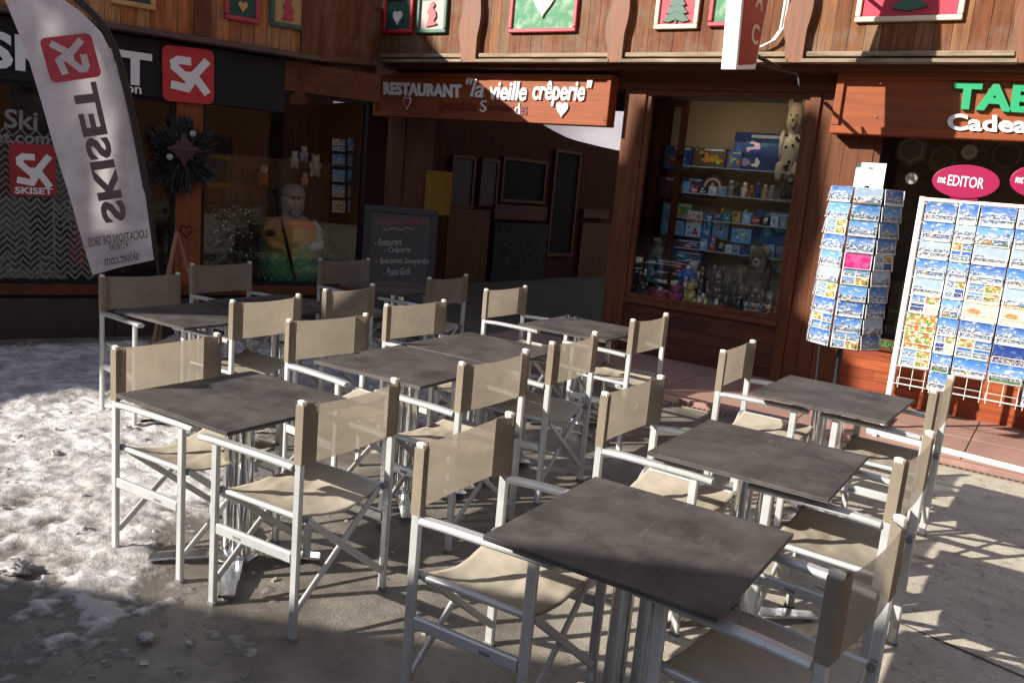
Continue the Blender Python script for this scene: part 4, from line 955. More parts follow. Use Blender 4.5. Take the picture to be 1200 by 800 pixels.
painted_panel(FR, P1, 831, 886, 32, 16, 0.48, 'frame_red', 'panel_green', 'none', 'cream', 'raspberry framed panel half hidden by the hanging red lozenge sign') if False else painted_panel(FR, P1, 831, 886, 32, 16, 0.48, 'frame_red', 'panel_green', 'heart', 'cream', 'raspberry framed panel half hidden by the hanging red lozenge sign')
painted_panel(FR, P1, 1003, 1129, 26, 13, 0.6, 'cream', 'panel_red', 'leaf', 'frame_green', 'wide cream framed red panel above the souvenir shop sign')
painted_panel(FL, NLB+0.002, 128, 182, 9, 4, 0.5, 'panel_yellow', 'panel_dkgreen', 'heart', 'cream', 'straw framed panel of which only the lower edge shows above the flag')
painted_panel(FL, NLB+0.002, 262, 304, 26, 12, 0.5, 'frame_red', 'panel_dkgreen', 'heart', 'panel_yellow', 'dark red framed panel with a straw heart on the ski shop balcony')
painted_panel(FL, NLB+0.002, 315, 358, 34, 17, 0.5, 'frame_green', 'panel_yellow', 'animal', 'frame_red', 'green framed straw panel with a red animal on the ski shop balcony')

# ================================================================== signs on the chalet
NS = 0.20
u0, u1, v0, v1 = FR.rect(438, 82, 715, 143, NS); u0 = FR.px(438, 108, NS)[0]; u1 = FR.px(714, 118, NS)[0]
v1 = FR.px(575, 86, NS)[1]; v0 = FR.px(575, 142, NS)[1]
t = empty('restaurant_sign', tuple(FR.p((u0+u1)/2, v0, NS)), 'long orange wooden restaurant sign with white lettering over the entrance', 'sign')
b = MB(); b.fbox(FR, u0+0.03, u1-0.03, v0+0.03, v1-0.03, 0.03, NS-0.025); b.build('board', M['signwood'], t)
b = MB(); frame_rect(b, FR, u0, u1, v0, v1, 0.05, 0.025, NS); b.build('frame', M['signwood'], t, bevel=0.008)
n0 = NS-0.0245; n1 = NS-0.004
b = MB(); ptext(b, FR, 'RESTAURANT', (449, 111), (540, 115), (449, 96), n0, n1, bold=0.045); b.build('word', M['white_letter'], t)
for body, a, c, d, bo, sh, m_, k in (('"la', (545, 113), (566, 115), (546, 91), 0.012, 0.25, 'white_letter', n1), ('vieille', (574, 117), (617, 118.5), (574, 95), 0.02, 0.25, 'white_letter', n1), ('crêperie"', (624, 124), (694, 126), (624, 93), 0.02, 0.25, 'white_letter', n1),
        ('S', (562, 131), (570, 131.5), (562, 117.5), 0, 0.1, 'white_letter', n0+0.01), ('d', (603, 134), (609, 134), (603, 121), 0, 0, 'white_letter', n0+0.01), ('Spécialités', (512, 132.5), (558, 134), (512, 118), 0, 0.2, 'redbrown_letter', n0+0.006), ('avoyar', (571, 133), (602, 134.5), (571, 123), 0.02, 0.2, 'redbrown_letter', n0+0.008), ('es', (609, 135), (618, 135.3), (609, 124), 0.02, 0.2, 'redbrown_letter', n0+0.008)):
    b = MB(); ptext(b, FR, body, a, c, d, n0, k, bold=bo, shear=sh); b.build('word', M[m_], t)
u, v = FR.px(476, 121, NS); b = MB(); b.prism(FR, heart(u, v, 0.125, 0.155), n0, n1-0.006); h = b.build('heart', M['white'], t)
b = MB(); b.prism(FR, heart(u, v, 0.095, 0.12), n1-0.006, n1-0.001); b.build('red_middle', M['darkred'], h)
u, v = FR.px(658, 129, NS); b = MB(); b.prism(FR, heart(u, v, 0.15, 0.165), n0, n1); b.build('heart', M['white'], t, bevel=0.003)

uT0 = FR.px(977, 120, NS)[0]; vt1 = FR.px(1090, 84, NS)[1]; vt0 = FR.px(1090, 161, NS)[1]; uT1 = 1.6
t = empty('souvenir_sign', tuple(FR.p((uT0+uT1)/2, vt0, NS)), 'long orange wooden sign with green and white raised letters over the postcard racks', 'sign')
b = MB(); b.fbox(FR, uT0+0.04, uT1-0.04, vt0+0.04, vt1-0.04, 0.03, NS-0.03); b.build('board', M['signwood'], t)
b = MB(); frame_rect(b, FR, uT0, uT1, vt0, vt1, 0.07, 0.025, NS); b.build('frame', M['signwood'], t, bevel=0.008)
n0 = NS-0.0295; n1 = NS+0.02
b = MB(); ptext(b, FR, 'TABAC', (1114, 127.5), (1290, 138), (1118, 96), n0, n1, bold=0.045); b.build('word', M['green_letter'], t, smooth=False)
b = MB(); ptext(b, FR, 'Cadeaux', (1110, 152.5), (1246, 158), (1110, 133), n0, n1, bold=0.028); b.build('word', M['white_letter'], t)
b = MB()
for x, y in ((1031, 97), (1026, 137)):
    u, v = FR.px(x, y, NS); b.sphere(FR.p(u, v, NS-0.027), 0.012, 8)
b.build('screw', M['chrome'], t)

# red lozenge sign hanging at right angles to the wall
X0 = -2.43
FX = Frame((X0, 0, 0), (0, 1, 0))       # u is the depth, n points to +x
def fx(px, py):
    d = ray(px, py); q = CAM+d*(X0/d.x); return q.y, q.z
yo, zb = fx(851, 84); yi = 7.06
t = empty('tobacco_lozenge', (X0, (yo+yi)/2, zb), 'tall red lozenge sign with white rim and letter hanging out from the balcony', 'sign')
zt = zb+1.75; zm = (zb+zt)/2; ym = (yo+yi)/2; hw = (yi-yo)/2
poly = [(ym-hw*0.86, zb+0.02), (ym+hw*0.72, zb+0.09), (ym+hw*1.25, zm), (ym+hw*0.55, zt), (ym-hw*0.55, zt), (ym-hw*1.25, zm)]
b = MB(); b.prism(FX, poly, -0.06, 0.06); b.build('rim', M['white'], t, bevel=0.006)
ins = [(ym+(y-ym)*0.86, zm+(z-zm)*0.955) for y, z in poly]
b = MB(); b.prism(FX, ins, 0.0605, 0.066); b.build('face', M['darkred'], t)  # darker red than the back face: its shade is put into the paint
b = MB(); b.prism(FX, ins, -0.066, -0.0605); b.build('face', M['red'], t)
b = MB()
for i, chx in enumerate('CABAT'):
    z = zb+0.26+i*0.26; text(b, FX, chx, (ym-0.02, z), (ym+0.15, z), (ym-0.02, z+0.15), 0.0665, 0.070, bold=0.02)
b.build('letters', M['cream'], t)
b = MB(); b.bar((X0, yi-0.15, zb+0.22), (X0, YR-NB+0.0, zb+0.22), 0.03, 0.03); b.build('bracket', M['iron'], t)
b = MB(); b.bar((X0, yi-0.1, zb+1.3), (X0, YR-NB, zb+1.3), 0.03, 0.03); b.build('bracket', M['iron'], t)
b = MB(); b.tube([(X0+0.02, yi-0.1, zb+0.14), (X0+0.22, yi+0.55, zb+0.14), (X0+0.25, yi+0.55, zb+0.02)], 0.009, 6); b.build('strut', M['iron'], t)
b = MB(); pts = [FR.px(*q, NB+0.05) for q in ((922, -8), (919, 12), (915, 35), (905, 49), (893, 55), (876, 57), (862, 60))]
b.tube([FR.p(u, v, NB+0.06) for u, v in pts], 0.012, 8); b.tube([FR.p(u+0.03, v+0.015, NB+0.065) for u, v in pts[:5]], 0.009, 8)
tag(b.build('power_cable', M['white'], smooth='all'), 'white cable looping down the balcony boards beside the lozenge sign', 'cable')
def downlight(px, py, lab):
    u, v = FR.px(px, py, 0.10); o = FR.p(u, v, 0.1); b = MB(); b.lathe(o, [(0.012, 0.10), (0.014, 0.06), (0.035, 0.03), (0.040, 0.0), (0.0, 0.0)], 12)
    tag(b.build('downlight', M['chrome'], smooth=True), lab, 'lamp')
downlight(1037, 80, 'tiny metal downlight above the souvenir shop sign')

# ================================================================== feather flag, easel, chalkboard
FF = Frame((-6.15, 3.85, 0), (0.42, 0.91, 0))
def fp(x, y, n=0.0): return FF.px(x, y, n)
left = [(-10, -60), (3, -6), (16, 26), (31, 62), (48, 118), (62, 168), (78, 220), (93, 272), (108, 322)]
right = [(30, -60), (62, -8), (95, 14), (118, 38), (133, 66), (146, 110), (158, 165), (170, 230), (180, 304)]
t = empty('feather_flag', tuple(FF.p(fp(182, 330)[0], 0, 0)), 'tall white feather flag with mirrored red and grey print on a black pole', 'flag')
b = MB(); vs = []; nv = 10; rows = 48
def interp(L_, s):
    k = s*(len(L_)-1); i = min(int(k), len(L_)-2); f = k-i; return (L_[i][0]+(L_[i+1][0]-L_[i][0])*f, L_[i][1]+(L_[i+1][1]-L_[i][1])*f)
def wave(s, c): return 0.022*math.sin(c*5.0+s*9)*(0.25+s) + 0.03*math.sin(c*2.2+1.0)*(1-s) + 0.010*math.sin(s*26+c*4)
for i in range(rows+1):
    s = i/rows; A = interp(left, s); B = interp(right, s)
    for j in range(nv+1):
        c = j/nv; x = A[0]+(B[0]-A[0])*c; y = A[1]+(B[1]-A[1])*c; u, v = fp(x, y); vs.append(FF.p(u, v, wave(s, c)))
b.add(vs, [(i*(nv+1)+j, (i+1)*(nv+1)+j, (i+1)*(nv+1)+j+1, i*(nv+1)+j+1) for i in range(rows) for j in range(nv)])
cloth = b.build('cloth', M['flag'], t, smooth='all')
pole = [(20, -62), (62, -22), (97, 4), (122, 30), (138, 62), (151, 108), (163, 165), (175, 232), (184, 306), (187, 330), (193, 392)]
b = MB(); P = [FF.p(*fp(x, y), 0.005) for x, y in pole]; fine = []
for i in range(len(P)-1):
    for k in range(4):
        a0, a1, a2, a3 = P[max(i-1, 0)], P[i], P[i+1], P[min(i+2, len(P)-1)]; f = k/4
        fine.append(0.5*((2*a1)+(a2-a0)*f+(2*a0-5*a1+4*a2-a3)*f*f+(3*a1-a0-3*a2+a3)*f**3))
fine.append(P[-1]); fine[-1].z = 0.02
b.tube(fine, 0.016, 10, r1=0.014); b.build('pole', M['blackpole'], t, smooth='all')
b = MB(); sl = [p for p in fine if p.z > 0.95]
for p, q in zip(sl[:-1], sl[1:]): b.bar(p - FF.U*0.012, q - FF.U*0.012, 0.05, 0.016, up=tuple(FF.N))
b.build('sleeve', M['blackpole'], t)
b = MB(); q = fine[-1]; b.bar((q.x-0.35, q.y, 0.02), (q.x+0.35, q.y, 0.02), 0.04, 0.012); b.bar((q.x, q.y-0.35, 0.034), (q.x, q.y+0.35, 0.034), 0.04, 0.012); b.build('cross_foot', M['iron'], t)
# print on the cloth: we look at its reverse, so it reads mirrored
b = MB()
W0 = 0.034
def onflag(q): return fp(*q)
def ftext(mb, body, q00, q10, q01, **k): text(mb, FF, body, fp(*q00), fp(*q10), fp(*q01), W0, W0+0.003, **k)
bl = MB(); a, b1, b2 = Vector(fp(60, 98)), Vector(fp(45, 46)), Vector(fp(119, 90)); PL = lambda s, t_: tuple(a+(b1-a)*s+(b2-a)*t_)
bl.prism(FF, [PL(s, t_) for s, t_ in rrect(0, 1, 0, 1, 0.12)], W0-0.001, W0+0.001); lg = bl.build('logo_patch', fabric('faded_red_print', (0.62, 0.11, 0.14), 0.35, 0.0), cloth)
bl = MB(); logo(bl, FF, PL, W0+0.001, W0+0.003); bl.build('monogram', M['flag'], lg)
b = MB(); ftext(b, 'SKISET', (121, 262), (82, 99), (149, 257), bold=0.04); b.build('print', M['plum_letter'], cloth)
for body, a, c, d in (('LOCATION DE SKIS', (172, 278), (103, 289), (171, 268)), ("À L'HEURE", (150, 289), (128, 293), (149, 280)), ('skiset.com', (162, 304), (122, 311), (161, 292))):
    b = MB(); ftext(b, body, a, c, d, bold=0.01); b.build('print', M['plum_letter'], cloth)

# wooden easel behind the flag
e0 = gz(178, 424); e1 = gz(240, 381); ap = FF.px(207, 272, -0.25); top = FF.p(ap[0], ap[1], -0.25)
t = empty('wooden_easel', (top.x, top.y, 0), 'slim wooden easel standing between the feather flag and the carved post', 'easel')
for q in (top + Vector((0.10, -0.32, 0)), top + Vector((-0.02, 0.40, 0)), top + Vector((-0.38, 0.10, 0))):
    b = MB(); b.bar(top, (q.x, q.y, 0.0), 0.03, 0.02); b.build('leg', M['easelwood'], t)
b = MB(); b.bar(top.lerp(top+Vector((0.10, -0.32, -top.z)), 0.62), top.lerp(top+Vector((-0.02, 0.40, -top.z)), 0.62), 0.025, 0.03); b.build('rest', M['easelwood'], t)

# chalkboard by the entrance
FK = Frame((-6.05, 7.0, 0), (0.80, 0.60, 0))
u0, u1 = FK.px(425, 285)[0], FK.px(511, 290)[0]; v1 = FK.px(468, 243)[1]; v0 = 0.12
t = empty('chalkboard', tuple(FK.p((u0+u1)/2, 0, 0)), 'tall grey framed chalkboard menu standing before the entrance post', 'chalkboard')
b = MB(); frame_rect(b, FK, u0, u1, v0, v1, 0.065, -0.03, 0.012); b.build('frame', M['slate_frame'], t, bevel=0.005)
b = MB(); b.fbox(FK, u0+0.06, u1-0.06, v0+0.06, v1-0.06, -0.02, -0.002); b.build('slate', M['slate'], t)
for u in (u0+0.04, u1-0.04):
    b = MB(); b.bar(FK.p(u, 0, 0.02), FK.p(u, v0+0.05, -0.01), 0.05, 0.03); b.bar(FK.p(u, v1-0.2, -0.035), FK.p(u, 0, -0.42), 0.035, 0.025); b.build('leg', M['slate_frame'], t)
for body, a, c, d in (('La', (441, 263), (446, 263), (441, 254)), ('vieille', (449, 263.2), (469, 263.4), (449, 254)), ('crêperie', (472, 265), (499, 265.5), (472, 254))):
    b = MB(); ptext(b, FK, body, a, c, d, -0.0015, 0.0005, shear=0.3); b.build('heading', M['chalk_red'], t)
for body, a, c, d in (('- Restaurant', (439, 288), (471, 287), (439, 280)), ('- Crêperie', (450, 298), (481, 297), (450, 290)), ('- Spécialités Savoyardes', (441, 310.5), (503, 311), (441, 302)), ('- Pasta Grill', (449, 323), (481, 322), (449, 314))):
    b = MB(); ptext(b, FK, body, a, c, d, -0.0015, 0.0005, shear=0.3); b.build('writing', M['chalk'], t)
b = MB()
pts = [FK.px(449+i*1.55, 268.5+1.2*math.sin(i*0.6)-(0.5 if i > 16 else 0), 0) for i in range(24)]; b.ribbon(FK, pts, 0.006, -0.0015, 0.0005)
b.build('flourish', M['chalk'], t)

# ================================================================== postcards
def mixc3(a, c, f):
    f = min(1, max(0, f)); return tuple(x+(y-x)*f for x, y in zip(a, c))
def card_cols(kind, rr, W_=34, H_=24):
    """colour cells of one little printed picture, rows from the bottom"""
    sky = rr.choice([(0.045, 0.17, 0.46), (0.03, 0.12, 0.40), (0.10, 0.27, 0.52), (0.16, 0.33, 0.55), (0.30, 0.40, 0.52)])
    warm = rr.choice([(1, 1, 1), (1, 0.97, 0.9), (0.93, 0.97, 1)]); sd = rr.uniform(0, 50); base = rr.uniform(0.38, 0.62); amp = rr.uniform(0.16, 0.34)
    tree = rr.choice([(0.03, 0.05, 0.045), (0.05, 0.08, 0.09), (0.06, 0.07, 0.05)]); tl = rr.uniform(0.10, 0.34); fgd = rr.choice([(0.62, 0.66, 0.74), (0.55, 0.60, 0.70), (0.68, 0.66, 0.64), (0.10, 0.17, 0.06)])
    N_ = lambda x, y, k: noise.fractal(Vector((x*k+sd, y*k-sd, sd*0.37)), 1.0, 2.1, 4)
    roofs = [(rr.uniform(0, 1), rr.uniform(0.05, 0.28), rr.uniform(0.05, 0.12)) for _ in range(rr.randrange(2, 8))]
    def scene_px(x, y, kd):
        ridge = base + amp*N_(x, 0.3, 1.7) + 0.05*N_(x, 2.0, 7)
        if kd in ('mountain', 'winter', 'night', 'grey'):
            if y > ridge:
                c = mixc3(mixc3(sky, (0.42, 0.52, 0.64), 0.32), sky, (y-ridge)*2.6); cl = N_(x, y*2.5, 2.6)
                if cl > 0.24: c = mixc3(c, (0.62, 0.64, 0.68), (cl-0.24)*2.2)
            else:
                g = N_(x+0.012, y-0.03, 5)-N_(x, y, 5); sh = 0.5+g*9+0.6*N_(x, y*0.6, 9)
                c = mixc3((0.09, 0.15, 0.30), (0.66, 0.69, 0.75), sh); rock = N_(x*1.4, y, 11)
                if rock > 0.12: c = mixc3(c, (0.09, 0.09, 0.11), 0.75)
            t_ = tl + 0.10*N_(x, 5.0, 5) + 0.03*N_(x, 9.0, 20)
            if y < t_: c = mixc3(tree, (0.40, 0.46, 0.56), 0.35+1.0*N_(x, y, 17))
            if y < t_*0.55: c = mixc3(fgd, tuple(k*0.55 for k in fgd), 0.4+N_(x, y, 8))
            if kd == 'winter':
                for rx, ry, rw in roofs:
                    if abs(x-rx) < rw and ry-0.10 < y < ry+0.07*(1-abs(x-rx)/rw)+0.03: c = (0.74, 0.75, 0.78) if y > ry else mixc3((0.22, 0.11, 0.05), (0.42, 0.26, 0.12), 0.5+N_(x, y, 25))
            if kd == 'night': c = tuple(k*q for k, q in zip(c, (0.16, 0.22, 0.50)))
            if kd == 'night' and y < t_ and N_(x, y, 30) > 0.25: c = (0.75, 0.55, 0.25)
            if kd == 'grey': k = sum(c)/3*0.75; c = (k, k, k*1.02)
            return c
        if kd == 'flowers':
            n1 = N_(x, y, 4.5); n2 = N_(x+7, y, 5.5)
            c = mixc3((0.06, 0.17, 0.04), (0.20, 0.34, 0.08), 0.5+N_(x, y, 15))
            if n1 > 0.02: c = mixc3((0.50, 0.09, 0.05), (0.62, 0.36, 0.10), 0.5+n2*2)
            if n2 > 0.20: c = (0.78, 0.70, 0.50)
            return c
        if kd == 'brown':
            c = mixc3((0.70, 0.64, 0.52), (0.60, 0.50, 0.38), 0.5+N_(x, y, 5)); d_ = (x-0.5)**2*3+(y-0.48)**2*7+0.12*N_(x, y, 9)
            return mixc3((0.30, 0.15, 0.07), (0.46, 0.28, 0.15), 0.5+N_(x, y, 14)*1.5) if d_ < 0.26 else c
        if kd == 'pink': return mixc3((0.62, 0.02, 0.17), (0.70, 0.10, 0.28), 0.4+N_(x, y, 3))
    g = []
    qk = [rr.choice(['mountain', 'winter', 'flowers', 'mountain', 'brown', 'night']) for _ in range(4)]
    for j in range(H_):
        row = []
        for i in range(W_):
            x, y = (i+0.5)/W_, (j+0.5)/H_
            if kind == 'collage':
                qx, qy = int(x*2), int(y*2); lx, ly = (x*2) % 1, (y*2) % 1
                c = (0.76, 0.75, 0.74) if lx < 0.05 or ly < 0.07 else scene_px(lx*0.8+qx*1.7, ly, qk[qx*2+qy])
            else: c = scene_px(x*1.5, y, kind)
            row.append(tuple(min(0.68, max(0.01, k*q*0.92)) for k, q in zip(c, warm)))
        g.append(row)
    return g, W_, H_
def card_mesh(name, kind, seed):
    rr = random.Random(seed); g, W_, H_ = card_cols(kind, rr); vs = []; fs = []; cs = []
    e = rr.choice([0.004, 0.004, 0.03])
    def add(q, c):
        k = len(vs); vs.extend(q); fs.append((k, k+1, k+2, k+3)); cs.append(c)
    wht = (0.76, 0.75, 0.74)
    for (a, b_, c, d) in ((-.5, -.5, .5, -.5+e), (-.5, .5-e, .5, .5), (-.5, -.5+e, -.5+e, .5-e), (.5-e, -.5+e, .5, .5-e)):
        add([(a, 0, b_), (c, 0, b_), (c, 0, d), (a, 0, d)], wht)
    for j in range(H_):
        for i in range(W_):
            x0 = -.5+e+(1-2*e)*i/W_; x1 = -.5+e+(1-2*e)*(i+1)/W_; z0 = -.5+e+(1-2*e)*j/H_; z1 = -.5+e+(1-2*e)*(j+1)/H_
            add([(x0, 0, z0), (x1, 0, z0), (x1, 0, z1), (x0, 0, z1)], g[j][i])
    k = len(vs); T = 0.004
    vs += [(-.5, T, -.5), (.5, T, -.5), (.5, T, .5), (-.5, T, .5), (-.5, 0, -.5), (.5, 0, -.5), (.5, 0, .5), (-.5, 0, .5)]
    for f in ((k+1, k, k+3, k+2), (k, k+1, k+5, k+4), (k+2, k+3, k+7, k+6), (k+1, k+2, k+6, k+5), (k+3, k, k+4, k+7)): fs.append(f); cs.append(wht)
    me = bpy.data.meshes.new(name); me.from_pydata(vs, [], fs); at = me.color_attributes.new('Col', 'FLOAT_COLOR', 'CORNER'); buf = []
    for f, c in zip(fs, cs): buf += [*c, 1.0]*len(f)
    at.data.foreach_set('color', buf); me.materials.append(M['print']); return me
CARD = {}
DESC = {'mountain': 'blue sky mountain postcard', 'winter': 'snowy village postcard', 'flowers': 'orange and red flower postcard', 'brown': 'cream and brown postcard', 'pink': 'bright pink postcard', 'collage': 'many picture postcard', 'night': 'dark night sky postcard', 'grey': 'grey photograph postcard'}
for kd, n_ in (('mountain', 12), ('winter', 9), ('flowers', 3), ('brown', 2), ('pink', 1), ('collage', 5), ('night', 2), ('grey', 3)):
    CARD[kd] = [card_mesh('postcard_print', kd, 31*i+len(kd)*7) for i in range(n_)]
ORD = ['top', 'second', 'third', 'fourth', 'fifth', 'sixth', 'seventh', 'eighth', 'ninth', 'tenth', 'eleventh', 'twelfth']
def card(kind, o, U, N, w_, h, tilt, label, group):
    me = R.choice(CARD[kind]); ob = bpy.data.objects.new('postcard', me); col.objects.link(ob)
    U = Vector(U).normalized(); Nn = Vector(N).normalized(); V = Vector((0, 0, 1))
    V2 = (V*math.cos(tilt) - Nn*math.sin(tilt)).normalized(); B = U.cross(V2)
    m_ = Matrix((U, -B if B.dot(Nn) > 0 else B, V2)).transposed().to_4x4(); m_ = Matrix((U, -Nn*math.cos(tilt)-V*math.sin(tilt), V2)).transposed().to_4x4()
    ob.matrix_world = Matrix.Translation(o) @ m_ @ Matrix.Diagonal((w_, 1, h, 1)); tag(ob, label, 'postcard', group)
# wide white wall rack
YK = 7.36; FK2 = Frame((0, YK, 0), (1, 0, 0)); uR0 = -1.045; uR1 = 0.62; vR1 = 1.885; vR0 = 0.42
t = empty('postcard_rack', ((uR0+uR1)/2, YK, 0.04), 'wide white wire postcard rack on a long white foot bar', 'postcard rack')
b = MB(); b.bar((uR0, YK+0.03, 0.05), (uR0, YK+0.03, vR1+0.02), 0.045, 0.035, up=(0, 1, 0)); b.build('upright', M['white'], t)
b = MB(); b.bar((uR1, YK+0.03, 0.05), (uR1, YK+0.03, vR1+0.02), 0.045, 0.035, up=(0, 1, 0)); b.build('upright', M['white'], t)
b = MB(); b.bar((uR0-0.02, YK+0.03, vR1), (uR1+0.02, YK+0.03, vR1), 0.03, 0.03); b.build('top_bar', M['white'], t)
b = MB(); q0, q1 = gz(1024, 506, 0.06), gz(1200, 551, 0.06); dq = (q1-q0); b.bar(q0-dq*0.05, q1+dq*0.5, 0.035, 0.04); b.build('foot_bar', M['white'], t)
b = MB()
for x in (uR0, uR1):
    b = MB(); b.bar((x, YK-0.35, 0.055), (x, YK+0.4, 0.055), 0.035, 0.03); b.build('foot', M['white'], t)
cols_ = []; u = uR0+0.035
for w_ in (0.225, 0.145, 0.245, 0.245, 0.155, 0.245, 0.215):
    cols_.append((u, w_)); u += w_+0.004
rows_ = 10; ph = (vR1-0.03-vR0)/rows_
b = MB()
for (u, w_) in cols_:
    for x in (u+0.02, u+w_*0.5, u+w_-0.02): b.tube([(x, YK+0.012, vR0-0.03), (x, YK+0.012, vR1)], 0.0028, 5)
for r in range(rows_+1): b.tube([(uR0+0.02, YK+0.014, vR1-0.03-r*ph), (uR1, YK+0.014, vR1-0.03-r*ph)], 0.0028, 5)
b.build('wire_grid', M['wire'], t)
b = MB()
for (u, w_) in cols_:
    for r in range(rows_):
        z = vR1-0.03-(r+1)*ph+0.012; h = 0.05
        for x in (u+0.015, u+w_-0.015):
            b.tube([(x, YK+0.01, z), (x, YK-0.030, z), (x, YK-0.034, z+h)], 0.0022, 4)
        b.tube([(u+0.015, YK-0.034, z+h), (u+w_-0.015, YK-0.034, z+h)], 0.0022, 4); b.tube([(u+0.015, YK-0.030, z), (u+w_-0.015, YK-0.030, z)], 0.0022, 4)
b.build('pockets', M['wire'], t)
CN = ['column at the upright', 'narrow column near the upright', 'third column', 'fourth column', 'second narrow column', 'sixth column', 'end column']
for ci, (u, w_) in enumerate(cols_):
    for r in range(rows_):
        if (ci == 0 and r == 9) or (ci == 2 and r == 9) or (ci == 3 and r == 9): continue
        if ci == 1 and r == 9 and False: continue
        z = vR1-0.03-(r+1)*ph+0.016
        if ci == 0 and r >= 6: kd = 'flowers' if r < 8 else 'collage'
        elif (ci, r) in ((2, 5), (3, 5)): kd = 'brown'
        elif (ci, r) in ((3, 7),): kd = 'night'
        else: kd = R.choice(['mountain', 'mountain', 'winter', 'winter', 'winter', 'collage'])
        hh = ph*R.uniform(0.95, 1.0) if w_ > 0.2 else ph*1.08
        card(kd, Vector((u+w_/2, YK-0.018+R.uniform(-0.004, 0.002), z+hh/2)), (1, R.uniform(-0.03, 0.03), 0), (0, -1, 0), w_*R.uniform(0.95, 0.985), hh, rad(R.uniform(2, 7)),
             f"{DESC[kd]}, {ORD[r]} pocket, {CN[ci]}, wide white rack", 'postcards in the wide white rack')
# pink oval toppers
for px0, px1, lab in ((1092, 1172, 'shiny pink oval sign with white capitals on top of the wide rack'), (1183, 1263, 'second pink oval sign at the end of the wide rack top')):
    u0 = FK2.px(px0, 212)[0]; u1 = FK2.px(px1, 214)[0]; vc = FK2.px((px0+px1)/2, 213)[1]; uc = (u0+u1)/2; a = (u1-u0)/2
    t = empty('oval_sign', (uc, YK, vR1), lab, 'sign')
    b = MB(); b.prism(FK2, [(uc+a*math.cos(2*math.pi*i/32), vc+0.125*math.sin(2*math.pi*i/32)) for i in range(32)], -0.012, 0.0); b.build('oval', M['pink'], t, bevel=0.004)
    b = MB(); b.prism(FK2, [(uc-0.09, vR1+0.016), (uc+0.11, vR1+0.016), (uc+0.09, vc-0.10), (uc-0.07, vc-0.10)], -0.015, -0.0121); b.build('stem', M['pink'], t)
    b = MB(); text(b, FK2, 'EDITOR', (uc-a*0.52, vc-0.035), (uc+a*0.55, vc-0.045), (uc-a*0.52, vc+0.045), 0.0, 0.003, bold=0.01); text(b, FK2, 'mt', (uc-a*0.82, vc-0.02), (uc-a*0.58, vc-0.024), (uc-a*0.82, vc+0.03), 0.0, 0.003, bold=0.02); b.build('word', M['white_letter'], t)
# revolving stand: eight sided column
pc = gz(1002, 408, 0.62); SC = Vector((-1.50, 7.55, 0)); rAp = 0.27; vs0, vs1 = 0.63, 1.93
t = empty('revolving_stand', (SC.x, SC.y, 0.04), 'revolving postcard stand with eight sides on a dark pole', 'postcard rack')
b = MB(); b.tube([(SC.x, SC.y, 0.06), (SC.x, SC.y, vs1+0.03)], 0.022, 12); b.build('pole', M['darkwire'], t, smooth=True)
b = MB(); b.tube([(SC.x-0.10, SC.y-0.2, 0.06), (SC.x-0.13, SC.y-0.2, vs0+0.02)], 0.012, 8); b.build('brace', M['darkwire'], t)
b = MB()
for k in range(4):
    a = rad(20+90*k); b.bar((SC.x, SC.y, 0.062), (SC.x+0.32*math.cos(a), SC.y+0.32*math.sin(a), 0.05), 0.03, 0.018)
b.build('star_foot', M['darkwire'], t)
b = MB(); toC = math.degrees(math.atan2(-SC.y, -SC.x)); face = [toC+4+45*k for k in (-3, -2, -1, 0, 1, 2, 3, 4)]
side = 2*rAp*math.tan(rad(22.5)); rp = (vs1-vs0)/10
for a in face:
    A = rad(a); N = Vector((math.cos(A), math.sin(A), 0)); U = Vector((-N.y, N.x, 0)); c = SC+N*(rAp-0.02)
    for s in (-0.5, 0.0, 0.5): b.tube([c+U*side*s*0.98+Vector((0, 0, vs0)), c+U*side*s*0.98+Vector((0, 0, vs1))], 0.0035, 5)
    for r in range(11): b.tube([c-U*side*0.5+Vector((0, 0, vs0+r*rp)), c+U*side*0.5+Vector((0, 0, vs0+r*rp))], 0.003, 5)
    for r in range(10):
        for s in (-0.4, 0.4): b.tube([c+U*side*s+Vector((0, 0, vs0+r*rp+0.01)), c+U*side*s+N*0.035+Vector((0, 0, vs0+r*rp+0.01)), c+U*side*s+N*0.04+Vector((0, 0, vs0+r*rp+0.05))], 0.0028, 4)
b.build('wire_cage', M['darkwire'], t)
b = MB(); b.lathe((SC.x, SC.y, vs1-0.004), [(0.0, 0), (rAp, 0), (rAp, 0.008), (0.0, 0.008)], 8); b.build('lid', M['darkwire'], t)
FN = ['rear side', 'shop glass side', 'shaded side', 'side by the shaded one', 'side facing the square', 'toy window side', 'far side', 'back side']
for fi, a in enumerate(face):
    A = rad(a); N = Vector((math.cos(A), math.sin(A), 0)); U = Vector((-N.y, N.x, 0)); 
    vis = N.dot((CAM-SC).normalized())
    if vis < -0.12: continue
    for r in range(10):
        kd = 'pink' if (abs(vis-0.99) < 0.03 and r == 4) else R.choice(['mountain', 'mountain', 'mountain', 'winter', 'winter', 'grey' if fi < 3 else 'mountain', 'collage'])
        z = vs1-(r+1)*rp+0.012; h = rp*0.96
        c = SC+N*(rAp+0.012+R.uniform(-0.003, 0.003))+Vector((0, 0, z+h/2))
        card(kd, c, U, N, side*0.94, h, rad(R.uniform(2, 9)), f"{DESC[kd]}, {ORD[r]} pocket, {FN[fi]} of the revolving stand", 'postcards in the revolving stand')
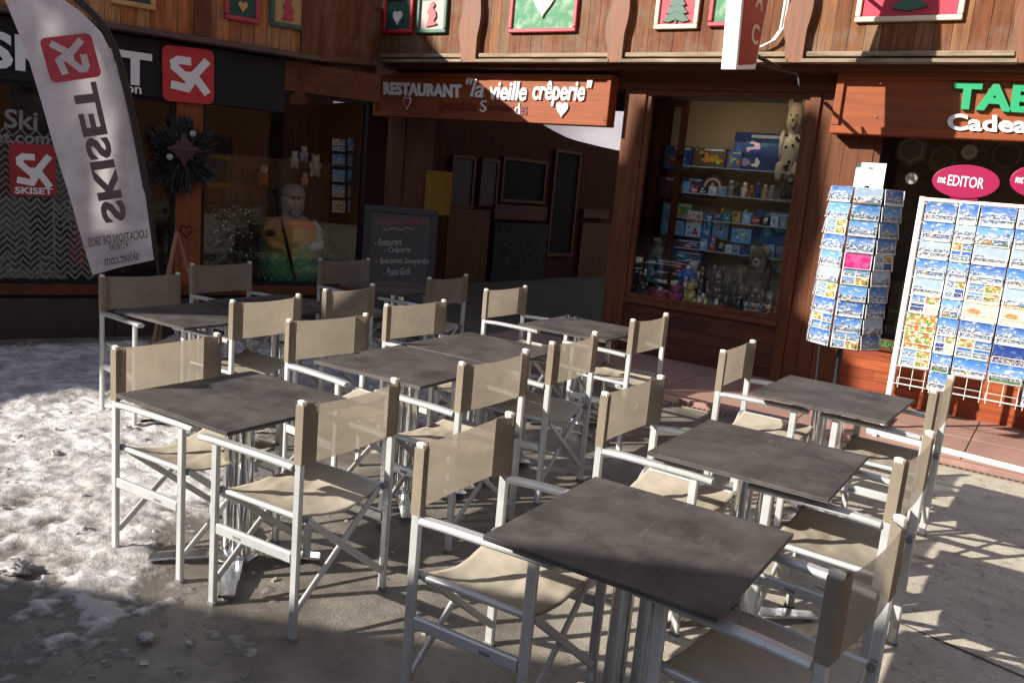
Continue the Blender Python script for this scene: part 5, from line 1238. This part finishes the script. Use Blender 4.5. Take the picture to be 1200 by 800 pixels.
# white notice on the stand
q0 = FR.px(1001, 220, YR-SC.y); 
FS = Frame((SC.x, SC.y, 0), (0.98, -0.2, 0)); u0, u1, v0, v1 = FS.rect(1002, 191, 1037, 221)
b = MB(); b.fbox(FS, u0, u1, vs1+0.006, v1, -0.004, 0.004); d = b.build('notice', M['white']); tag(d, 'white printed notice standing on top of the revolving stand', 'notice')
b = MB(); text(b, FS, 'Cartes postales', (u0+0.02, v1-0.13), (u1-0.02, v1-0.13), (u0+0.02, v1-0.09), 0.004, 0.005, shear=0.3); b.fbox(FS, (u0+u1)/2-0.02, (u0+u1)/2+0.02, v1-0.05, v1-0.035, 0.004, 0.0052)
b.build('writing', M['plum_letter'], d)
# green plants on the sill behind the racks
for i, (x0, x1) in enumerate(((1020, 1052), (1056, 1100))):
    b = MB(); ua, ub = FR.px(x0, 396)[0], FR.px(x1, 396)[0]
    for k in range(240):
        u = R.uniform(ua, ub); n_ = R.uniform(-0.02, 0.025); L_ = R.uniform(0.03, 0.075); a = R.uniform(-0.9, 0.9); c = FR.p(u, 0.556, n_); d_ = Vector((math.sin(a), R.uniform(-0.3, 0.3), math.cos(a))); s = Vector((0.006, 0, 0))
        b.add([c-s, c+s, c+d_*L_], [(0, 1, 2)])
    tag(b.build('sill_greenery', M['leaf2']), ['short green garland on the sill under the revolving stand', 'short green garland on the sill behind the wide rack'][i], 'garland')

# ================================================================== goods in the toy window
def toy_box(F, rect, n, dep, base, accents, label, group='goods on the toy window shelves', vfix=None, name='toy_box', cells=(9, 7), title=True):
    u0, u1, v0, v1 = F.rect(*rect, n); h = v1-v0
    if vfix is not None: v0 = vfix; v1 = v0+h
    b = MB(); b.fbox(F, u0, u1, v0, v1, n-dep, n, base); t = b.build(name, M['toy']); tag(t, label, 'toy box', group)
    b = MB(); cx, cy = cells; rr = random.Random(hash(label) % 1000 if False else int(u0*1000) % 997)
    W_, H_ = u1-u0, v1-v0
    for k in range(16):
        w2, h2 = W_*rr.uniform(0.08, 0.42), H_*rr.uniform(0.06, 0.36); a0 = u0+W_*0.04+rr.random()*(W_*0.92-w2); z0 = v0+H_*0.04+rr.random()*(H_*0.92-h2); c = rr.choice(accents); c = tuple(x*rr.uniform(0.45, 1.2) for x in c); q = n+0.0012+0.00025*k
        m_ = rr.randrange(5, 9); ph_ = rr.uniform(0, 6)
        P = [(a0+w2/2+w2/2*math.cos(ph_+2*math.pi*e/m_)*rr.uniform(0.6, 1.1), z0+h2/2+h2/2*math.sin(ph_+2*math.pi*e/m_)*rr.uniform(0.6, 1.1)) for e in range(m_)]
        b.add([F.p(max(u0, min(u1, x)), max(v0, min(v1, y)), q) for x, y in P], [list(range(m_))], c)
    if title: b.fbox(F, u0+(u1-u0)*0.35, u1-(u1-u0)*0.06, v1-(v1-v0)*0.14, v1-(v1-v0)*0.06, n, n+0.0065, (0.45, 0.45, 0.47))
    b.build('printed_front', M['toy'], t); return t
def zpx(x, y): return (740+x/2.667, 90+y/2.667)
def zr(x0, y0, x1, y1): a = zpx(x0, y0); c = zpx(x1, y1); return (a[0], a[1], c[0], c[1])
BL = (0.03, 0.07, 0.22); LB = (0.12, 0.30, 0.52); OG = (0.50, 0.22, 0.03); WH = (0.55, 0.55, 0.55); DK = (0.03, 0.03, 0.04); RD = (0.35, 0.03, 0.03); YL = (0.55, 0.40, 0.05)
fl = vS-0.02
BX = [((322, 142, 474, 262), -0.62, 0.2, (0.018, 0.035, 0.13), [BL, (0.05, 0.10, 0.25), WH, DK], 'big dark blue toy box on the highest glass shelf', SH[0]),
 ((196, 188, 298, 250), -0.62, 0.14, (0.10, 0.07, 0.05), [OG, OG, YL, DK], 'orange and black vehicle toy box on the highest glass shelf', SH[0]),
 ((104, 216, 188, 288), -0.66, 0.10, BL, [LB, BL, RD], 'blue toy box at the door end of the second glass shelf', None),
 ((302, 206, 346, 262), -0.58, 0.10, (0.05, 0.12, 0.30), [LB, WH, OG], 'small blue box in front of the big dark blue one', SH[0]),
 ((84, 312, 150, 378), -0.62, 0.10, (0.10, 0.04, 0.04), [RD, DK, BL], 'dark red toy box at the door end below the blue one', None),
 ((156, 316, 222, 376), -0.64, 0.10, (0.04, 0.06, 0.12), [BL, RD, WH], 'dark blue and red toy box beside the round medallion', None),
 ((96, 396, 128, 490), -0.58, 0.08, LB, [WH, LB, (0.5, 0.2, 0.3)], 'slim pale blue box at the door end of the third shelf', None),
 ((136, 396, 186, 442), -0.60, 0.08, (0.20, 0.34, 0.20), [YL, (0.1, 0.3, 0.1), WH], 'green and yellow picture box on the third shelf', None),
 ((174, 420, 222, 462), -0.54, 0.07, (0.45, 0.40, 0.32), [WH, OG, DK], 'cream picture box on the third shelf', None),
 ((100, 448, 164, 494), -0.52, 0.07, LB, [WH, (0.3, 0.5, 0.65)], 'pale blue picture box in front on the third shelf', None),
 ((168, 460, 216, 500), -0.52, 0.07, (0.30, 0.42, 0.55), [WH, LB, RD], 'white and blue picture box on the third shelf', None),
 ((222, 430, 250, 502), -0.56, 0.07, (0.04, 0.13, 0.38), [LB, WH], 'upright royal blue box on the third shelf', None),
 ((254, 432, 304, 508), -0.55, 0.09, (0.12, 0.24, 0.42), [WH, LB, DK], 'mid blue snow scene box on the third shelf', None),
 ((312, 474, 374, 520), -0.50, 0.08, LB, [WH, LB, (0.45, 0.6, 0.7)], 'pale blue landscape box low on the third shelf', None),
 ((308, 524, 350, 562), -0.50, 0.08, (0.05, 0.16, 0.36), [WH, LB], 'small blue box under the pale landscape box', None),
 ((386, 420, 506, 522), -0.62, 0.06, (0.05, 0.10, 0.25), [BL, WH, LB, BL], 'wide blue grid patterned box by the plush animal', None),
 ((24, 572, 100, 640), -0.40, 0.10, (0.08, 0.24, 0.42), [LB, WH, DK], 'blue picture box on the window floor at the door end', None),
 ((104, 508, 218, 545), -0.52, 0.16, (0.05, 0.06, 0.13), [BL, WH, RD], 'dark flat game box lying under the third shelf', None),
 ((108, 546, 218, 580), -0.50, 0.18, (0.05, 0.09, 0.20), [LB, DK, WH], 'blue game box lying in the low stack', None),
 ((106, 582, 216, 612), -0.48, 0.20, (0.16, 0.04, 0.04), [RD, WH, DK], 'red banded game box lowest of the low stack', None),
 ((56, 655, 118, 690), -0.33, 0.10, (0.22, 0.03, 0.03), [RD, BL, LB], 'red and blue box lying on the window floor', fl),
 ((406, 510, 490, 610), -0.66, 0.05, (0.30, 0.33, 0.38), [WH, (0.3, 0.4, 0.5)], 'pale blue card behind the brown bear', None)]
for r_, n_, dep, base, acc, lab, vf in BX: toy_box(FR, r_ and zr(*r_), n_, dep, base, acc, lab, vfix=vf)
CB = [('navy', (0.03, 0.06, 0.20)), ('sky blue', (0.16, 0.36, 0.58)), ('white', (0.50, 0.51, 0.53)), ('teal', (0.04, 0.22, 0.26)), ('dark red', (0.26, 0.03, 0.04)), ('grey blue', (0.18, 0.24, 0.33)), ('ochre', (0.36, 0.22, 0.05)), ('black', (0.02, 0.02, 0.025))]
def small_boxes(v, px0, px1, n, k, hmax, where):
    u = FR.px(px0, 250, n)[0]; ue = FR.px(px1, 250, n)[0]; st = (ue-u)/k
    for i in range(k):
        nm, c = CB[(i*3+k) % 8]; w2 = st*R.uniform(0.72, 0.96); h2 = hmax*R.uniform(0.55, 1.0); nn = n+R.uniform(-0.03, 0.03)
        b = MB(); b.fbox(FR, u+i*st, u+i*st+w2, v+0.0005, v+h2, nn-0.05, nn, c); t = b.build('souvenir_box', M['toy']); tag(t, f"small {nm} souvenir box, {ORD[i]} from the door, {where}", 'box', 'small souvenir boxes in the toy window')
        b = MB()
        for q in range(5):
            c2 = R.choice([(0.5, 0.5, 0.52), (0.12, 0.3, 0.5), (0.05, 0.08, 0.2), (0.4, 0.3, 0.12), c]); a0 = u+i*st+w2*R.uniform(0.05, 0.5); z0 = v+h2*R.uniform(0.08, 0.6)
            b.fbox(FR, a0, min(a0+w2*R.uniform(0.2, 0.5), u+i*st+w2*0.97), z0, min(z0+h2*R.uniform(0.12, 0.4), v+h2*0.97), nn, nn+0.001+0.0004*q, c2)
        b.build('printed_front', M['toy'], t)
small_boxes(SH[3]-0.0, *[zpx(x, 0)[0] for x in (228, 470)], -0.46, 9, 0.15, 'front of the lowest glass shelf')
small_boxes(SH[2]-0.0, *[zpx(x, 0)[0] for x in (260, 500)], -0.47, 8, 0.12, 'front of the third glass shelf')
small_boxes(SH[1]-0.0, *[zpx(x, 0)[0] for x in (120, 290)], -0.46, 6, 0.12, 'front of the second glass shelf')
small_boxes(fl, *[zpx(x, 0)[0] for x in (110, 470)], -0.70, 11, 0.30, 'back row on the window floor')
small_boxes(fl, *[zpx(x, 0)[0] for x in (40, 470)], -0.52, 12, 0.17, 'middle row on the window floor')
def plush(rectz, n, cols__, label, cat='plush toy', seed=1, spots=None, ears=True, name='plush_animal'):
    u0, u1, v0, v1 = FR.rect(*zr(*rectz), n); uc = (u0+u1)/2; W = u1-u0; H = v1-v0; t = empty(name, tuple(FR.p(uc, v0, n)), label, cat, 'plush toys in the toy window'); rr = random.Random(seed)
    P = lambda x, y, z=0: FR.p(uc+x*W, v0+y*H, n+z*W)
    c0 = cols__[0]; c1 = cols__[-1]
    b = MB(); b.sphere(P(0, 0.34), (W*0.36, W*0.28, H*0.32), 14, c0, 0.15)
    for sx in (-1, 1): b.sphere(P(0.30*sx, 0.12, 0.15), (W*0.17, W*0.2, H*0.13), 10, c0, 0.15); b.sphere(P(0.36*sx, 0.45, 0.08), (W*0.12, W*0.12, H*0.18), 10, c0, 0.15)
    body = b.build('body', M['plush'], t, smooth='all')
    b = MB(); b.sphere(P(0, 0.76, 0.08), (W*0.30, W*0.27, H*0.21), 14, c0, 0.12); b.sphere(P(0.02, 0.71, 0.34), (W*0.14, W*0.12, H*0.09), 10, c1)
    hd = b.build('head', M['plush'], t, smooth='all')
    b = MB()
    for sx in (-1, 1): b.sphere(P(0.24*sx, 0.93, 0.05), (W*0.11, W*0.06, H*0.08), 10, c1)
    b.build('ears', M['plush'], t, smooth='all')
    b = MB()
    for sx in (-1, 1): b.sphere(P(0.11*sx, 0.80, 0.33), W*0.035, 8, (0.01, 0.01, 0.01))
    b.sphere(P(0.02, 0.735, 0.46), W*0.045, 8, (0.01, 0.01, 0.01)); b.build('face', M['toy'], hd)
    if spots:
        b = MB()
        for k in range(16):
            a = rr.uniform(-1.2, 1.2); z = rr.uniform(0.1, 0.6); b.sphere(P(0.34*math.sin(a), z, 0.26*math.cos(a)), (W*0.06, W*0.03, W*0.07), 8, (0.02, 0.02, 0.02))
        b.build('spots', M['plush'], body)
plush((462, 70, 548, 330), -0.50, [(0.50, 0.42, 0.30), (0.40, 0.32, 0.22)], 'tall cream plush animal with black spots at the top of the display', spots=True, seed=4)
plush((346, 530, 442, 700), -0.42, [(0.15, 0.11, 0.08), (0.34, 0.30, 0.25)], 'brown plush bear with pale face on the window floor', seed=2)
plush((54, 500, 104, 572), -0.55, [(0.42, 0.40, 0.38), (0.30, 0.2, 0.12)], 'small white plush animal above the blue picture box', seed=5)
plush((168, 570, 218, 660), -0.36, [(0.48, 0.46, 0.44), (0.36, 0.34, 0.33)], 'white plush dog leaning beside the low stack of games', seed=6)
plush((118, 648, 162, 712), -0.26, [(0.50, 0.05, 0.20), (0.5, 0.15, 0.25)], 'bright pink plush animal on the window floor', seed=7)
plush((164, 642, 202, 708), -0.24, [(0.50, 0.38, 0.05), (0.45, 0.3, 0.1)], 'yellow plush animal next to the pink one', seed=8)
plush((470, 300, 530, 385), -0.40, [(0.07, 0.06, 0.06), (0.40, 0.38, 0.36)], 'small dark plush animal under the spotted one', seed=9)
plush((240, 590, 300, 700), -0.38, [(0.12, 0.085, 0.07), (0.28, 0.22, 0.17)], 'dark brown plush marmot on the window floor', seed=10)
plush((300, 600, 344, 705), -0.34, [(0.10, 0.09, 0.09), (0.22, 0.2, 0.18)], 'charcoal plush marmot leaning on the brown bear', seed=11)
plush((20, 640, 56, 700), -0.30, [(0.10, 0.08, 0.12), (0.4, 0.35, 0.32)], 'tiny dark plush in the corner by the door post', seed=12)
u, v = FR.px(*zpx(253, 345), -0.55); t = empty('medallion', tuple(FR.p(u, v-0.1, -0.55)), 'round dark red medallion plate with a pale ring on the second shelf', 'plate')
b = MB(); b.prism(FR, [(u+0.125*math.cos(2*math.pi*i/28), v+0.125*math.sin(2*math.pi*i/28)) for i in range(28)], -0.57, -0.55, (0.10, 0.02, 0.02)); b.build('plate', M['toy'], t, bevel=0.006)
b = MB(); ring = [(u+0.085*math.cos(2*math.pi*i/28), v+0.085*math.sin(2*math.pi*i/28)) for i in range(29)]; b.ribbon(FR, ring, 0.022, -0.55, -0.545, (0.45, 0.38, 0.34)); b.ribbon(FR, [(u-0.04, v-0.04), (u, v+0.04), (u+0.04, v-0.04)], 0.02, -0.55, -0.545, (0.4, 0.3, 0.28)); b.build('pattern', M['toy'], t)
# figurines in rows on the glass shelves
def figurine(u, v, n, h, c, lab, cat='figurine'):
    b = MB(); o = FR.p(u, v+0.001, n); k = h
    b.lathe(o, [(0.20*k, 0.0), (0.22*k, 0.05*k), (0.16*k, 0.12*k), (0.19*k, 0.35*k), (0.21*k, 0.52*k), (0.11*k, 0.66*k), (0.08*k, 0.70*k)], 10, c); b.sphere(o+Vector((0, 0, 0.83*k)), 0.155*k, 10, tuple(min(1, x*1.6+0.05) for x in c))
    b.sphere(o+Vector((0.17*k, -0.08*k, 0.45*k)), (0.06*k, 0.06*k, 0.15*k), 8, c); b.sphere(o+Vector((-0.17*k, -0.08*k, 0.45*k)), (0.06*k, 0.06*k, 0.15*k), 8, c)
    tag(b.build('figurine', M['toy'], smooth='all'), lab, cat, 'figurines in the toy window')
CW = ['slate', 'brown', 'ochre', 'grey', 'rust', 'dark green', 'black', 'tan', 'navy', 'cream']
CC = [(0.08, 0.09, 0.11), (0.13, 0.07, 0.04), (0.30, 0.17, 0.04), (0.2, 0.2, 0.2), (0.26, 0.08, 0.03), (0.03, 0.09, 0.05), (0.02, 0.02, 0.02), (0.33, 0.22, 0.13), (0.02, 0.04, 0.14), (0.5, 0.44, 0.34)]
def frow(shelf, px0, px1, n, k, h, sw):
    for i in range(k):
        x = px0+(px1-px0)*(i+0.5)/k; u = FR.px(x, 250, n)[0]; j = R.randrange(10)
        pos = ['at the door end', 'second from the door', 'third from the door', 'mid row', 'third from the post', 'second from the post', 'at the post end', 'last'][i]
        figurine(u, shelf, n, h*R.uniform(0.8, 1.1), CC[(i*3+j) % 10], f"small {CW[(i*3+j) % 10]} figurine {pos} {sw}")
frow(SH[1], *[zpx(x, 0)[0] for x in (290, 440)], -0.55, 7, 0.16, 'on the second glass shelf')
frow(SH[2]+0.0, *[zpx(x, 0)[0] for x in (275, 385)], -0.58, 6, 0.14, 'on the third glass shelf')
frow(fl, *[zpx(x, 0)[0] for x in (410, 520)], -0.22, 6, 0.17, 'along the floor in front of the bear')
frow(fl, *[zpx(x, 0)[0] for x in (205, 330)], -0.16, 7, 0.10, 'along the floor edge of the window')
for i, (x, y, c, lab) in enumerate(((175, 632, (0.03, 0.10, 0.35), 'blue knitted cap on the pile of toys'), (90, 690, (0.25, 0.04, 0.06), 'red knitted cap on the window floor'), (226, 690, (0.28, 0.22, 0.10), 'straw coloured knitted cap on the window floor'))):
    u, v = FR.px(*zpx(x, y), -0.3); v = fl if i else v; b = MB(); b.lathe(FR.p(u, v, -0.28), [(0.10, 0), (0.105, 0.03), (0.095, 0.07), (0.055, 0.105), (0.012, 0.115)], 16, c); b.sphere(FR.p(u, v+0.125, -0.28), 0.025, 8, (0.6, 0.6, 0.6)); tag(b.build('knitted_cap', M['toy'], smooth='all'), lab, 'cap')
# green tinsel along the foot of the toy window
b = MB()
for k in range(500):
    u = R.uniform(uW1-0.42, uW1-0.06); n_ = R.uniform(-0.16, -0.10); c = FR.p(u, vS-0.018+R.uniform(0, 0.05), n_); d_ = Vector((R.uniform(-1, 1), R.uniform(-1, 1), R.uniform(-0.3, 1))).normalized()*R.uniform(0.02, 0.05); b.add([c, c+Vector((0.006, 0, 0)), c+d_], [(0, 1, 2)])
tag(b.build('tinsel', M['leaf2']), 'clump of green tinsel in the toy window corner by the wide post', 'tinsel')

# goods behind the racks, deep in the souvenir shop
def plate_disc(px, py, n, r, c, lab, sides=28, name='wall_plate'):
    u, v = FR.px(px, py, n); t = empty(name, tuple(FR.p(u, v-r, n)), lab, 'plate', 'round things hanging in the souvenir shop')
    b = MB(); b.prism(FR, [(u+r*math.cos(2*math.pi*(i+.5)/sides), v+r*math.sin(2*math.pi*(i+.5)/sides)) for i in range(sides)], n-0.02, n, c); b.build('disc', M['toy'], t, bevel=0.006)
    b = MB(); b.ribbon(FR, [(u+r*0.72*math.cos(2*math.pi*(i+.5)/sides), v+r*0.72*math.sin(2*math.pi*(i+.5)/sides)) for i in range(sides+1)], r*0.09, n, n+0.004, tuple(min(1, x*1.8+0.04) for x in c)); b.build('ring', M['toy'], t)
plate_disc(1068, 176, -0.5, 0.15, (0.20, 0.17, 0.12), 'pale six sided plaque hanging behind the glass', 6)
plate_disc(1105, 186, -0.55, 0.14, (0.11, 0.075, 0.04), 'dull brown plaque hanging between the pale plaque and the pink oval')
plate_disc(1136, 178, -0.5, 0.07, (0.40, 0.36, 0.28), 'small bright round plate above the pink oval')
plate_disc(1068, 209, -0.3, 0.055, (0.48, 0.46, 0.40), 'small cream disc on the glass beside the white notice')
plate_disc(1180, 182, -0.55, 0.15, (0.09, 0.06, 0.035), 'dark brown plaque above the second pink oval')
for i, (px, w_, h, c) in enumerate(((1060, 0.20, 0.24, (0.10, 0.08, 0.05)), (1090, 0.16, 0.32, (0.06, 0.08, 0.10)), (1035, 0.13, 0.42, (0.12, 0.06, 0.04)), (1150, 0.24, 0.26, (0.10, 0.09, 0.10)), (1180, 0.2, 0.36, (0.07, 0.05, 0.05)))):
    u = FR.px(px, 330, -0.8)[0]; nm = ['brown gift box under the six sided plaque', 'slim blue grey gift box under the brown plaque', 'tall rust brown gift box next to the side wall', 'wide grey gift box behind the wide rack', 'dark tall gift box behind the far end of the wide rack'][i]
    b = MB(); b.fbox(FR, u-w_/2, u+w_/2, 0.53, 0.53+h*2.4, -0.95, -0.78, c); t = b.build('gift_box', M['toy']); tag(t, nm, 'box')
    b = MB(); b.fbox(FR, u-w_/2-0.002, u+w_/2+0.002, 0.53+h*1.1, 0.53+h*1.2, -0.952, -0.778, tuple(x*3 for x in c)); b.fbox(FR, u-0.012, u+0.012, 0.531, 0.531+h*2.4, -0.951, -0.777, tuple(x*3 for x in c)); b.build('ribbon', M['toy'], t)

# goods and cards in the statue window
ux = FL.px(410, 205, -0.3)[0]; t = empty('card_tower', tuple(FL.p(ux, 0.47, -0.35)), 'slim postcard tower behind the glass next to the chalkboard', 'postcard rack')
b = MB(); vtt = FL.px(410, 162, -0.3)[1]; b.tube([FL.p(ux, 0.47, -0.40), FL.p(ux, vtt, -0.40)], 0.015, 8); b.fbox(FL, ux-0.2, ux+0.2, 0.47, 0.49, -0.5, -0.3); b.build('post', M['darkwire'], t)
for r in range(5):
    for s in range(2):
        x = [397, 416][s]; y = 170+r*18; u, v = FL.px(x, y, -0.28); kd = ['collage', 'mountain', 'winter', 'collage', 'flowers'][r] if s == 0 else ['mountain', 'grey', 'mountain', 'grey', 'winter'][r]
        card(kd, FL.p(u, v, -0.28), FL.U, FL.N, 0.14 if s == 0 else 0.16, 0.125, rad(4), f"{DESC[kd]}, {ORD[r]} pocket, {['side near the statue', 'side near the chalkboard'][s]} of the slim tower", 'postcards in the slim tower')
def plushL(px, py, n, s, c, c1, lab):
    u, v = FL.px(px, py, n); o = FL.p(u, v, n); t = empty('plush_animal', tuple(o), lab, 'plush toy', 'plush toys hanging over the statue')
    b = MB(); b.sphere(o+Vector((0, 0, s)), (s*0.8, s*0.7, s), 12, c, 0.2); b.sphere(o+Vector((0, 0, s*2.2)), s*0.62, 12, c1, 0.1)
    for k in (-1, 1): b.sphere(o+FL.U*k*s*0.45+Vector((0, 0, s*2.75)), s*0.22, 8, c); b.sphere(o+FL.U*k*s*0.7+Vector((0, 0, s*1.2)), (s*0.25, s*0.25, s*0.5), 8, c); b.sphere(o+FL.U*k*s*0.5+Vector((0, 0, s*0.1)), (s*0.3, s*0.3, s*0.5), 8, c)
    b.tube([o+Vector((0, 0, s*2.7)), o+Vector((0, 0, s*2.7+0.35))], 0.003, 4, (0.1, 0.1, 0.1)); b.build('body', M['plush'], t, smooth='all')
plushL(345, 195, -0.5, 0.055, (0.40, 0.37, 0.30), (0.5, 0.48, 0.45), 'cream plush toy hanging above the statue near the brown boards')
plushL(356, 188, -0.45, 0.05, (0.30, 0.33, 0.40), (0.5, 0.5, 0.52), 'blue grey plush toy hanging above the statue')
plushL(369, 205, -0.5, 0.075, (0.36, 0.32, 0.25), (0.42, 0.38, 0.32), 'long tan plush toy hanging beside the card tower')
plushL(357, 217, -0.4, 0.045, (0.45, 0.20, 0.10), (0.48, 0.26, 0.16), 'small orange plush toy just above the statue head')
plushL(309, 216, -0.7, 0.07, (0.34, 0.12, 0.06), (0.42, 0.36, 0.26), 'rust red plush toy with pale face beside the yellow rail')

# ================================================================== added shadow casters behind the viewer, then houses and hills round the square
FBk = Frame((0, -3.0, 0), (1, 0, 0))
t = empty('gable_shade_caster', (-4.6, -3.2, 0), 'unseen gabled block added behind the viewer to cast the near shadow', 'building')  # added caster, gable shaped to the foreground shadow edge
b = MB(); b.prism(FBk, [(-6.95, 0), (-2.2, 0), (-2.2, 2.85), (-4.40, 3.93), (-6.95, 2.72)], 0.05, 2.4); b.build('wall', M['brown'], t)
b = MB(); b.prism(FBk, [(-7.35, 2.62), (-7.30, 2.52), (-4.38, 3.92), (-1.6, 2.46), (-1.55, 2.56), (-4.38, 4.06)], -0.001, 2.6); b.build('roof', M['weathered'], t)
t = empty('tall_shade_caster', (-16, -3.2, 0), 'thin unseen wall added behind the viewer, its outline cut to throw the big shadow', 'building')  # added shade caster, outline and slit shaped for the light
prof = [(-34, 0), (-10.0, 0), (-10.0, 3.40), (-10.45, 3.72), (-10.8, 3.95), (-9.9, 4.15), (-9.62, 4.5), (-9.65, 5.0), (-10.05, 5.5), (-10.6, 5.9), (-10.75, 6.3), (-10.5, 6.75), (-10.55, 7.35), (-11.15, 7.75), (-11.0, 8.6), (-11.15, 9.55), (-12.95, 9.55), (-13.05, 8.95), (-14.3, 9.12), (-14.95, 9.6), (-15.55, 10.3), (-16.2, 11.4), (-19, 13), (-34, 13)]  # outline traced back along the sun from the shadow edges
def clip(poly, ax, val, sg):
    o = []
    for k in range(len(poly)):
        p, q = poly[k], poly[(k+1) % len(poly)]; a, c = (p[ax]-val)*sg, (q[ax]-val)*sg
        if a >= 0: o.append(p)
        if (a > 0 > c) or (a < 0 < c):
            f = a/(a-c); o.append((p[0]+(q[0]-p[0])*f, p[1]+(q[1]-p[1])*f))
    return o
def sunback(p):
    t_ = (p.y+3.08)/SUN.y; q = p-SUN*t_; return q.x, q.z
b = MB(); bands = []  # slit left open so the sun reaches the flag
for k in range(13):
    s_ = 0.10+0.90*k/12; A = FF.p(*fp(*interp(left, s_))); B = FF.p(*fp(*interp(right, s_))); bands.append((sunback(A), sunback(B)))
zs = [(a[1]+c[1])/2 for a, c in bands]          # from high to low
b.prism(FBk, clip(prof, 1, zs[0], 1), 0.0, 0.16); b.prism(FBk, clip(prof, 1, zs[-1], -1), 0.0, 0.16)
for k in range(12):
    band = clip(clip(prof, 1, zs[k], -1), 1, zs[k+1], 1)
    x_ = sorted([bands[k][0][0], bands[k][1][0], bands[k+1][0][0], bands[k+1][1][0]])
    for part in (clip(band, 0, x_[0]-0.03, -1), clip(band, 0, x_[-1]+0.03, 1)):
        if len(part) >= 3: b.prism(FBk, part, 0.0, 0.16)
b.build('wall', M['brown'], t)
b = MB(); b.fbox(FBk, -33.9, -18.5, 0, 9.5, 0.161, 6); b.build('wing', M['brown'], t)
def far_house(name, x0, x1, y0, y1, h, label, ridge_x, m):
    t = empty(name, ((x0+x1)/2, (y0+y1)/2, 0), label, 'building', 'houses round the square behind the viewer')
    b = MB(); b.box(x0, x1, y0, y1, 0, h*0.72); b.build('wall', m, t)
    b = MB(); e = 0.7
    if ridge_x:
        ym = (y0+y1)/2; P = [(x0-e, y0-e, h*0.70), (x0-e, y1+e, h*0.70), (x0-e, ym, h), (x1+e, y0-e, h*0.70), (x1+e, y1+e, h*0.70), (x1+e, ym, h)]
    else:
        xm = (x0+x1)/2; P = [(x0-e, y0-e, h*0.70), (x1+e, y0-e, h*0.70), (xm, y0-e, h), (x0-e, y1+e, h*0.70), (x1+e, y1+e, h*0.70), (xm, y1+e, h)]
    b.add(P, [(0, 1, 2), (3, 5, 4), (0, 2, 5, 3), (1, 4, 5, 2), (0, 3, 4, 1)]); b.build('roof', M['weathered'], t)
    b = MB()
    for k in range(5):
        x = x0+(x1-x0)*(k+0.5)/5
        for z in (1.0, 3.6): b.box(x-0.5, x+0.5, y1, y1+0.05, z, z+1.3)
        y = y0+(y1-y0)*(k+0.5)/5
        for z in (1.0, 3.6): b.box(x0-0.05, x0, y-0.5, y+0.5, z, z+1.3)
    b.build('windows', M['black'], t)
far_house('village_house', -32, 10, -25, -15, 8.2, 'long timber house standing behind the viewer across the square', True, M['brown'])
far_house('village_house', 11, 18, -12, 4, 9.5, 'brown timber house east of the square', False, M['brown'])
far_house('village_house', 11, 18, 4.4, 24, 8.5, 'second timber house east of the square, next to the alley', False, M['darkwood'])
b = MB(); n_ = 60; vs = []
for ring, (r0, z0) in enumerate(((42, -1), (60, 12), (80, 21), (120, 30))):
    for k in range(n_+1):
        a = rad(-150+230*k/n_); rr_ = r0; vs.append((rr_*math.cos(a), rr_*math.sin(a), z0*(1+0.25*noise.noise(Vector((math.cos(a)*3, math.sin(a)*3, ring)))) if z0 > 0 else z0))
b.add(vs, [(i*(n_+1)+k, i*(n_+1)+k+1, (i+1)*(n_+1)+k+1, (i+1)*(n_+1)+k) for i in range(3) for k in range(n_)])
tag(b.build('hills', mat('wooded_slope', (0.035, 0.045, 0.035), 0.9, nz=0.5, scale=(0.4, 0.4, 0.4)), smooth='all'), kind='structure')

# far snow slope over the end of the alley, lilac haze put into its colour
b = MB(); n_ = 40; vs = []
for ring, (r0, z0) in enumerate(((45, -1), (70, 14), (110, 30))):
    for k in range(n_+1):
        a = rad(82+70*k/n_); vs.append((r0*math.cos(a), r0*math.sin(a), z0*(1+0.2*noise.noise(Vector((k*0.3, ring, 7)))) if z0 > 0 else z0))
b.add(vs, [(i*(n_+1)+k, i*(n_+1)+k+1, (i+1)*(n_+1)+k+1, (i+1)*(n_+1)+k) for i in range(2) for k in range(n_)])
tag(b.build('hills', mat('hazy_snow_slope', (0.245, 0.225, 0.25), 0.9, nz=0.12, scale=(0.5, 0.5, 0.5)), smooth='all'), kind='structure')
